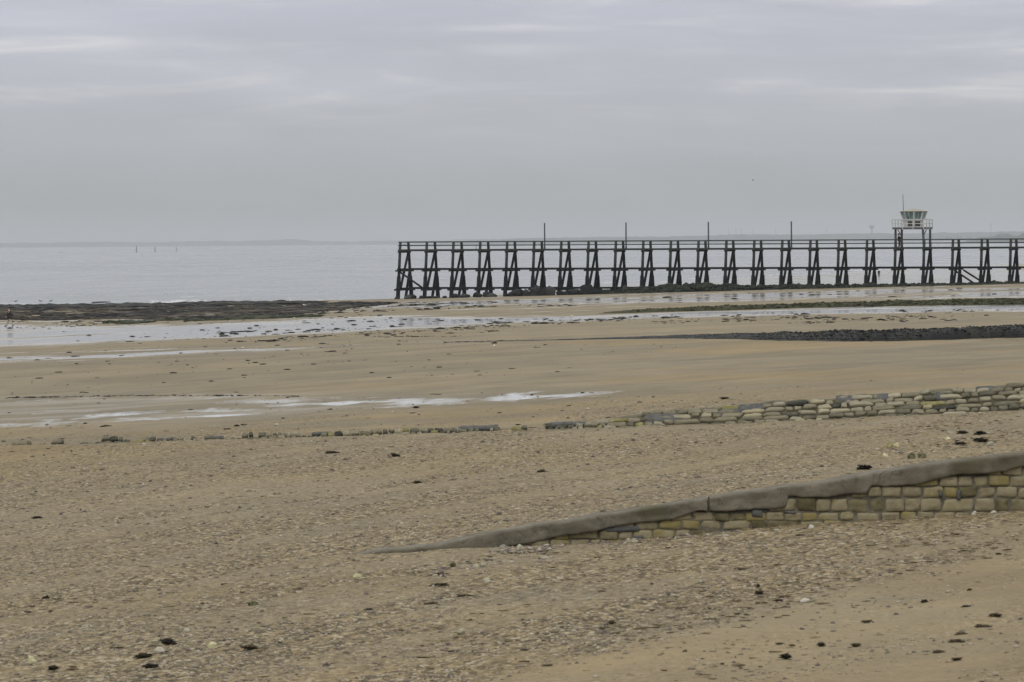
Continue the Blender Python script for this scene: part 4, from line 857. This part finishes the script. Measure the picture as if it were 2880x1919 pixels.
def near_wall():
    root = empty('sea_wall', (6, WALL_Y, tz(6, WALL_Y - .5))); tag(root, 'low sloping stone wall with grey concrete capping in the right foreground', 'wall'); off = root.location
    Lc = lambda x, y, z: (x - off.x, y - off.y, z - off.z)
    g = np.random.default_rng(12); s = WALL_Y / F
    rows = [(1238, 1264, 3000), (1270, 1301, 2900), (1306, 1337, 2800), (1340, 1367, 2630), (1371, 1399, 2440), (1404, 1438, 2205), (1442, 1464, 1900), (1467, 1490, 1770), (1493, 1517, 1600), (1520, 1541, 1440), (1544, 1562, 1300), (1565, 1582, 1200)]
    cells = []; tints = []
    for r0, r1, xs in rows:
        px = xs - 60 + g.uniform(0, 40)
        while px < 3180:
            wd = g.uniform(40, 64) if g.random() > .12 else g.uniform(66, 96)
            top = at_y(px, r0 + g.uniform(-1, 1), WALL_Y); bot = at_y(px + wd, r1 + g.uniform(-1, 1), WALL_Y)
            gap = g.uniform(.004, .03)
            yh = -(682.5 - .0075 * (px + wd / 2 - 1440))
            z1 = at_y(px + wd / 2, r0 - 1, WALL_Y).z; z0 = at_y(px + wd / 2, r1 + 1, WALL_Y).z
            cxm = (top.x + bot.x) / 2
            if z0 < np.interp(cxm, wbx, wbz) + .05 and z1 > tz(cxm, WALL_Y - .4) - .1:
                cells.append((top.x + gap / 2, bot.x - gap / 2, z0, z1)); tints.append(float(np.clip(g.normal(.62, .18), .1, .9) if g.random() > .05 else 1.0))
            px += wd
    blocks(cells, lambda x, z, d: Lc(x, WALL_Y + .04 - d, z), 'masonry', m_stone, root, 5, .034, tints, .12, 9.0)
    # mortar bed behind the stones and the body of the wall
    xs = np.linspace(wtx[0] + .15, wtx[-1], 120); zt = np.interp(xs, wtx, wtz) - .06; zb = np.full(xs.shape, -7.0)
    V = [Lc(x, WALL_Y + .028, z) for x, z in zip(xs, zt)] + [Lc(x, WALL_Y + .028, z) for x, z in zip(xs, zb)] + [Lc(x, WALL_Y + .8, z) for x, z in zip(xs, zb)] + [Lc(x, WALL_Y + .8, z) for x, z in zip(xs, zt)]
    n = len(xs); idx = np.arange(4 * n).reshape(4, n); idx = np.vstack([idx, idx[:1]])
    Fc = np.stack([idx[:-1, :-1], idx[:-1, 1:], idx[1:, 1:], idx[1:, :-1]], -1).reshape(-1, 4)
    link('mortar', mesh_np('mortar', np.array(V), Fc, m_mortar), root)
    # concrete capping in two pours with an open crack between
    def cap(x0, x1, nm, seed):
        xs = np.arange(x0, x1, .045); n = len(xs)
        zt = np.interp(xs, wtx, wtz) + (fbm(xs / .5, xs * 0, seed, 3) - .5) * .03
        zb = np.interp(xs, wbx, wbz) + (fbm(xs / .30, xs * 0 + 3, seed, 4) - .5) * .09 + .012
        zb = np.minimum(zb, zt - .03)
        gz = np.array([tz(x, WALL_Y - .3) for x in xs]); zb = np.where(zb < gz + .02, gz - .12, zb)
        lay = []
        rows = 9
        back = .62
        def fr(x, z, k): return WALL_Y - .055 + .06 * (fbm(x * 1.7, z * 3, seed + 4, 4) - .5) * 2 + k
        lay.append((WALL_Y + .06, zb))
        for r in range(rows):
            f = r / (rows - 1); z = zb + (zt - .035 - zb) * f; lay.append((fr(xs, z, .012 * (f < .01)), z))
        lay.append((WALL_Y - .015 + .02 * (fbm(xs * 3, xs * 0, seed + 6) - .5), zt - .008))
        for f in (.1, .35, .7, 1.0): lay.append((WALL_Y + back * f, zt + (fbm(xs / .4, xs * 0 + f * 9, seed + 8) - .5) * .025))
        lay.append((WALL_Y + back + .02, zt - .5))
        V = np.concatenate([np.stack([xs - off.x, np.full(n, 1.0) * yy - off.y, zz - off.z], -1) for yy, zz in lay]); m_ = len(lay)
        idx = np.arange(m_ * n).reshape(m_, n); Fc = np.stack([idx[:-1, :-1], idx[:-1, 1:], idx[1:, 1:], idx[1:, :-1]], -1).reshape(-1, 4)
        # close the ends
        o = link(nm, mesh_np(nm, V, Fc, mc, False), root)
        return o
    cr = at_y(1993, 1400, WALL_Y).x
    cap(wtx[0] - .1, cr - .028, 'capping', 21); cap(cr + .018, wtx[-1], 'capping', 22)
    # slate-grey cement repairs low in the wall
    mb_cells = []
    for px, py, a, b in ((1745, 1489, 110, 18), (1460, 1524, 90, 12), (2130, 1446, 32, 22), (2222, 1440, 36, 8), (1795, 1512, 34, 14), (2697, 1394, 12, 30), (2645, 1390, 10, 20), (2035, 1504, 34, 20)):
        p = at_y(px - a / 2, py + b / 2, WALL_Y); q = at_y(px + a / 2, py - b / 2, WALL_Y); mb_cells.append((p.x, q.x, p.z, q.z))
    for i, c in enumerate(mb_cells): blocks([c], lambda x, z, d: Lc(x, WALL_Y + .035 - d, z), 'cement_patch', m_patch, root, 8 + i, .06)
near_wall()

# ------------------------------------------------------------------ old rubble groyne across the middle of the beach
def rubble():
    base = [(3300, 1130), (2860, 1152), (2700, 1160), (2400, 1175), (2250, 1182), (2040, 1192), (1900, 1196), (1700, 1203), (1500, 1210), (1240, 1217), (1000, 1223), (700, 1232), (400, 1245), (30, 1254), (-250, 1262)]
    hp = [80, 68, 64, 58, 56, 42, 37, 22, 14, 11, 10, 10, 11, 8, 6]
    B = [gnd(a, b) for a, b in base]
    bx = np.array([p.x for p in B])[::-1]; by = np.array([p.y for p in B])[::-1]
    co = np.polyfit(bx, by, 3); noi = lambda x: np.where(x < 3, np.clip((fbm(x / .8, x * 0, 19, 4) - .20) * 3.0, .45, .95), 1.0) * (1 + .25 * (fbm(x / .6, x * 0 + 5, 29, 3) - .5)); byf = np.polyval(co, bx); hh = np.array(hp)[::-1] * byf / F
    def line(x): return np.polyval(co, x)
    hx0 = np.linspace(bx[0], bx[-1], 700); hh = np.interp(hx0, bx, hh) * noi(hx0); hb = hx0
    root = empty('stone_groyne', (float(bx[len(bx) // 2]), float(line(bx[len(bx) // 2])), tz(bx[len(bx) // 2], line(bx[len(bx) // 2])))); off = root.location
    tag(root, 'old low rubble stone groyne crossing the middle of the beach', 'groyne')
    slope = 1.15
    def face(x, h, d):                       # sloping face, leaning back as it rises
        y = line(x) + h * slope - d * .75; return (x - off.x, y - off.y, tz(x, line(x)) + h + d * .6 - off.z)
    g = np.random.default_rng(44); cells = []; tints = []; patches = []
    course = .125
    for r in range(-1, 8):
        x = bx[0] + g.uniform(0, .3)
        while x < bx[-1]:
            wd = g.uniform(.13, .34) if x < 2 else g.uniform(.2, .46) if g.random() < .7 else g.uniform(.46, .75); xm = x + wd / 2; H = float(np.interp(xm, hb, hh)); h0 = r * course; jit = g.uniform(-.022, .022) + .03 * math.sin(x * 1.3 + r)
            if h0 + course * .6 < H and (H > .16 or g.random() < .96):
                cells.append((x + .012, x + wd - .012, h0 + .008 + jit, h0 + course - .006 + jit)); tints.append(float(np.clip(g.normal(.50 if xm > 2 else .33, .2), .02, .92) if g.random() > .06 else 1.0))
            x += wd
    blocks(cells, face, 'masonry', m_stone2, root, 15, .085, tints, .2, 4.5)
    xs = np.linspace(bx[0], bx[-1], 300); rowsV = []
    for f in (-.3, 0, .35, .7, 1.0):
        hx = np.interp(xs, hb, hh) * np.where(xs < 3, .55, 1) * max(f, 0) * .97 - .01 - .05 * (xs < 3) + (f if f < 0 else 0) * .6
        rowsV.append(np.array([face(x, h, -.02) for x, h in zip(xs, hx)]))
    hx = np.interp(xs, hb, hh) * np.where(xs < 3, .55, 1) - .05 * (xs < 3)
    rowsV.append(np.array([face(x, h * .97, -.02) for x, h in zip(xs, hx)]) + np.array([0, .9, .01]))
    rowsV.append(np.array([face(x, h * .97, -.02) for x, h in zip(xs, hx)]) + np.array([0, 2.2, -.9]))
    V = np.concatenate(rowsV); n = 300; idx = np.arange(len(V)).reshape(-1, n); Fc = np.stack([idx[:-1, :-1], idx[:-1, 1:], idx[1:, 1:], idx[1:, :-1]], -1).reshape(-1, 4)
    link('rubble_core', mesh_np('rubble_core', V, Fc, m_mossy), root)
    pc = []
    for px, py, a, b in ((1345, 1207, 110, 12), (1600, 1196, 120, 11), (1860, 1178, 100, 24), (2055, 1160, 70, 20), (2115, 1150, 78, 24), (2385, 1126, 56, 26), (2488, 1117, 44, 20), (2660, 1112, 56, 24), (2780, 1093, 60, 14), (905, 1221, 60, 7), (470, 1238, 46, 8), (610, 1233, 40, 8)):
        Y = float(line((px - 1440) / F * 140)); q0 = at_y(px - a / 2, py + b / 2, Y); q1 = at_y(px + a / 2, py - b / 2, Y); xm = (q0.x + q1.x) / 2; zt = tz(xm, line(xm))
        h = (b * Y / F); hc = q0.z - zt
        pc.append((q0.x, q1.x, max(hc, -.03) * .9, max(hc, -.03) * .9 + h))
    for i, c in enumerate(pc): blocks([c], face, 'cement_patch', m_patch, root, 9 + i, .07)
m_mossy = M('mossy_core')
def mossy():
    m = m_mossy; n = m.noise(2.5, 5, .65); c = m.mix(m.mr(n, .35, .65), (.05, .05, .022), (.12, .105, .07)); m.bump(n, .6, .05); return m.set(c, .95, .2)
m_mossy = mossy()
m_stone2 = tinted('rubble_stone', [(0, (.04, .04, .032)), (.25, (.10, .094, .066)), (.5, (.18, .162, .108)), (.75, (.27, .246, .178)), (.9, (.31, .275, .18)), (1, (.18, .165, .06))], 6, .9, .6, .03, .2, .4)
rubble()

# ------------------------------------------------------------------ people, birds, sea marks
m_skin = simple('skin', (.45, .28, .20), (.5, .32, .24), 20, .6); m_black = simple('black_cloth', (.010, .011, .013), (.02, .021, .024), 18, .9)
m_beige = simple('beige_trousers', (.30, .28, .245), (.38, .355, .31), 12, .9); m_hairr = simple('dark_red_hair', (.035, .012, .012), (.06, .02, .018), 25, .8); m_shoe = simple('black_shoe', (.008, .008, .008), (.02, .02, .02), 25, .6)
m_navy = simple('navy_cloth', (.012, .014, .022), (.025, .028, .04), 18, .9)
def skinned(name, verts, edges, radii, mat, parent=None, root=0, sub=2):
    me = bpy.data.meshes.new(name); me.from_pydata(verts, edges, []); me.materials.append(mat); o = link(name, me, parent)
    o.modifiers.new('skin', 'SKIN'); lay = me.skin_vertices[0].data
    for i, r in enumerate(radii): lay[i].radius = r if isinstance(r, tuple) else (r, r)
    lay[root].use_root = True
    s = o.modifiers.new('sub', 'SUBSURF'); s.levels = s.render_levels = sub; return o
def person(loc, rz, label, top, legs, hair, stride=.3, arm=.15, scale=1.0, hat=None, long_coat=True):
    """figure facing local +x; stride is half the distance between the feet"""
    t = empty('person', loc, rz); t.scale = (scale,) * 3; tag(t, label, 'person')
    fz = .09; hip = .90
    fr = [(.0, -.09, hip), (stride * .55, -.10, .50), (stride, -.10, fz), (stride + .15, -.10, .035)]
    bk = [(.0, .09, hip), (-stride * .25, .10, .50), (-stride, .10, .13), (-stride + .12, .10, .03)]
    sp = [(0, 0, .95), (.02, 0, 1.15), (.03, 0, 1.38), (.05, 0, 1.50), (.08, 0, 1.62), (.085, 0, 1.72)]
    al = [(.02, -.19, 1.40), (-.06 - arm, -.23, 1.14), (.06 - arm, -.22, .90), (.09 - arm, -.22, .80)]
    ar = [(.02, .19, 1.40), (-.04 + arm, .23, 1.14), (.16 + arm, .22, .93), (.20 + arm, .22, .84)]
    V = sp + fr + bk + al + ar; E = [(0, 1), (1, 2), (2, 3), (3, 4), (4, 5), (0, 6), (6, 7), (7, 8), (8, 9), (0, 10), (10, 11), (11, 12), (12, 13), (2, 14), (14, 15), (15, 16), (16, 17), (2, 18), (18, 19), (19, 20), (20, 21)]
    R = [.13, .125, (.14, .15), .055, .095, .075, .09, .062, .045, .035, .09, .062, .045, .035, .06, .045, .034, .03, .06, .045, .034, .03]
    skinned('body', V, E, R, m_skin, t)
    skinned('jacket', [sp[0], (.01, 0, .84 if long_coat else .92), sp[1], sp[2], (.04, 0, 1.47)] + al[:3] + ar[:3], [(1, 0), (0, 2), (2, 3), (3, 4), (3, 5), (5, 6), (6, 7), (3, 8), (8, 9), (9, 10)],
            [(.21, .23), (.23, .24), (.22, .235), (.20, .21), .10, .105, .09, .07, .105, .09, .07], top, t)
    skinned('trousers', [(0, 0, .95)] + fr[:3] + bk[:3], [(0, 1), (1, 2), (2, 3), (0, 4), (4, 5), (5, 6)], [.15, .105, .082, .068, .105, .082, .068], legs, t)
    for f in (fr, bk):
        skinned('shoe', [(f[2][0] - .05, f[2][1], f[2][2] - .02), f[2], f[3], (f[3][0] + .06, f[3][1], f[3][2])], [(0, 1), (1, 2), (2, 3)], [.05, .055, .05, .04], m_shoe, t, 0, 1)
    skinned('hair', [(.045, 0, 1.60), (.055, 0, 1.70), (.08, 0, 1.765)], [(0, 1), (1, 2)], [.095, .105, .075], hair, t)
    if hat:
        MB().tube((.08, 0, 1.74), (.08, 0, 1.85), .12, .10, 14).build('hat', hat, t); MB().tube((.08, 0, 1.725), (.08, 0, 1.745), .20, .20, 14).build('hat_brim', hat, t)
    return t
p = gnd(28, 919); person((p.x, p.y, p.z + .01), math.radians(180 - 8), 'person in black jacket and beige trousers walking by the reef', m_black, m_beige, m_hairr, .36, .12, 1.02)
p = pier_pt(18.0, 2.2, -.83) + PT * 1.0; pp = proj(*p); p = p + PT * ((2530 - pp[0]) * p.y / F / PT.x); person(p, math.radians(180), 'person in dark coat and brimmed hat standing on the pier under the watchtower', m_black, m_black, m_shoe, .07, .02, 1.0, m_black)
p = at_y(2472, 781, 1100); g_ = gnd(2472, 781); person((g_.x, g_.y, g_.z), math.radians(250), 'person in dark clothes walking on the far sand beyond the pier', m_navy, m_navy, m_shoe, .2, .1, 1.02 * (22 * g_.y / F) / 1.75)
m_gw = simple('white_feathers', (.62, .62, .60), (.75, .75, .73), 20, .8); m_gg = simple('grey_feathers', (.07, .075, .08), (.14, .145, .15), 20, .8); m_bill = simple('bill', (.35, .22, .05), (.4, .25, .06), 20, .5)
def bird(loc, rz, label, body, wing, scale, flying=False, group=None):
    t = empty('gull', loc, rz); t.scale = (scale,) * 3; tag(t, label, 'bird', group)
    z = 0 if flying else .16
    skinned('body', [(-.28, 0, z + .02), (-.14, 0, z + .04), (.02, 0, z + .06), (.14, 0, z + .10), (.19, 0, z + .20), (.23, 0, z + .24)], [(0, 1), (1, 2), (2, 3), (3, 4), (4, 5)], [.025, .07, .095, .08, .05, .052], body, t, 2)
    MB().tube((.26, 0, z + .24), (.35, 0, z + .225), .016, .006, 6).build('bill', m_bill, t)
    if flying:
        for sd in (-1, 1):
            mb = MB(); a, b, c = Vector((.02, .05 * sd, .07)), Vector((.06, .35 * sd, .24)), Vector((-.10, .70 * sd, .16))
            mb.bar(a, b, .2, .03, (0, 0, 1), .17, .025); mb.bar(b, c, .17, .025, (0, 0, 1), .05, .012); mb.build('wing', wing, t)
    else:
        for sd in (-1, 1):
            mb = MB(); mb.bar((.08, .085 * sd, z + .09), (-.34, .03 * sd, z + .05), .03, .11, (0, 0, 1), .015, .03); mb.build('wing', wing, t)
            MB().tube((.0, .035 * sd, 0), (.01, .035 * sd, z), .010, .012, 6).build('leg', m_bill, t)
    return t
p = gnd(856, 863); bird(p, 2.6, 'white gull standing on the seaweed reef', m_gw, m_gg, 1.0 * 8 * p.y / F / .42)
for px, rz, lab in ((45, .4, 'dark gull furthest left on the reef edge'), (114, 3.0, 'dark gull in the middle of the reef edge three'), (143, .2, 'dark gull right of the three on the reef edge')):
    p = gnd(px, 860); bird((p.x, p.y, p.z + .45), rz, lab, m_gg, m_gg, .9, False, 'gulls along the outer reef')
p = gnd(1390, 977); bird(p, 1.2, 'white gull resting on pale sand below the groynes', m_gw, m_gw, .38)
bird(at_y(172, 712, 1100), 2.2, 'gull flying low over the sea at left', m_gg, m_gg, .8, True); bird(at_y(2118, 508, 900), -.3, 'gull flying in the grey sky above the pier', m_gg, m_gg, .75, True)
m_mark = simple('dark_marker_timber', (.02, .022, .024), (.035, .037, .04), 1, .8)
for px, top, lab in ((384, 690, 'thick dark sea marker post, leftmost of the offshore three'), (436, 691, 'sea marker post in the middle of the offshore three'), (496, 692, 'thin faint sea marker post, rightmost of the offshore three'), (1339, 686, 'faint sea marker post seen through the pier railing')):
    D = 5200; b = at_y(px, 709 if px < 1000 else 702, D); tp = at_y(px, top, D); th = .42 if px != 496 else .25; h = tp.z - SEA
    t = empty('marker_post', (b.x, D, SEA - .3)); tag(t, lab, 'marker post', 'marker posts out at sea')
    MB().tube((0, 0, -1), (0, 0, h * .8), th * 1.0, th * .8, 8).build('pile', m_mark, t); MB().tube((0, 0, h * .8), (0, 0, h), th * .55, th * .45, 8).build('topmark', m_mark, t)
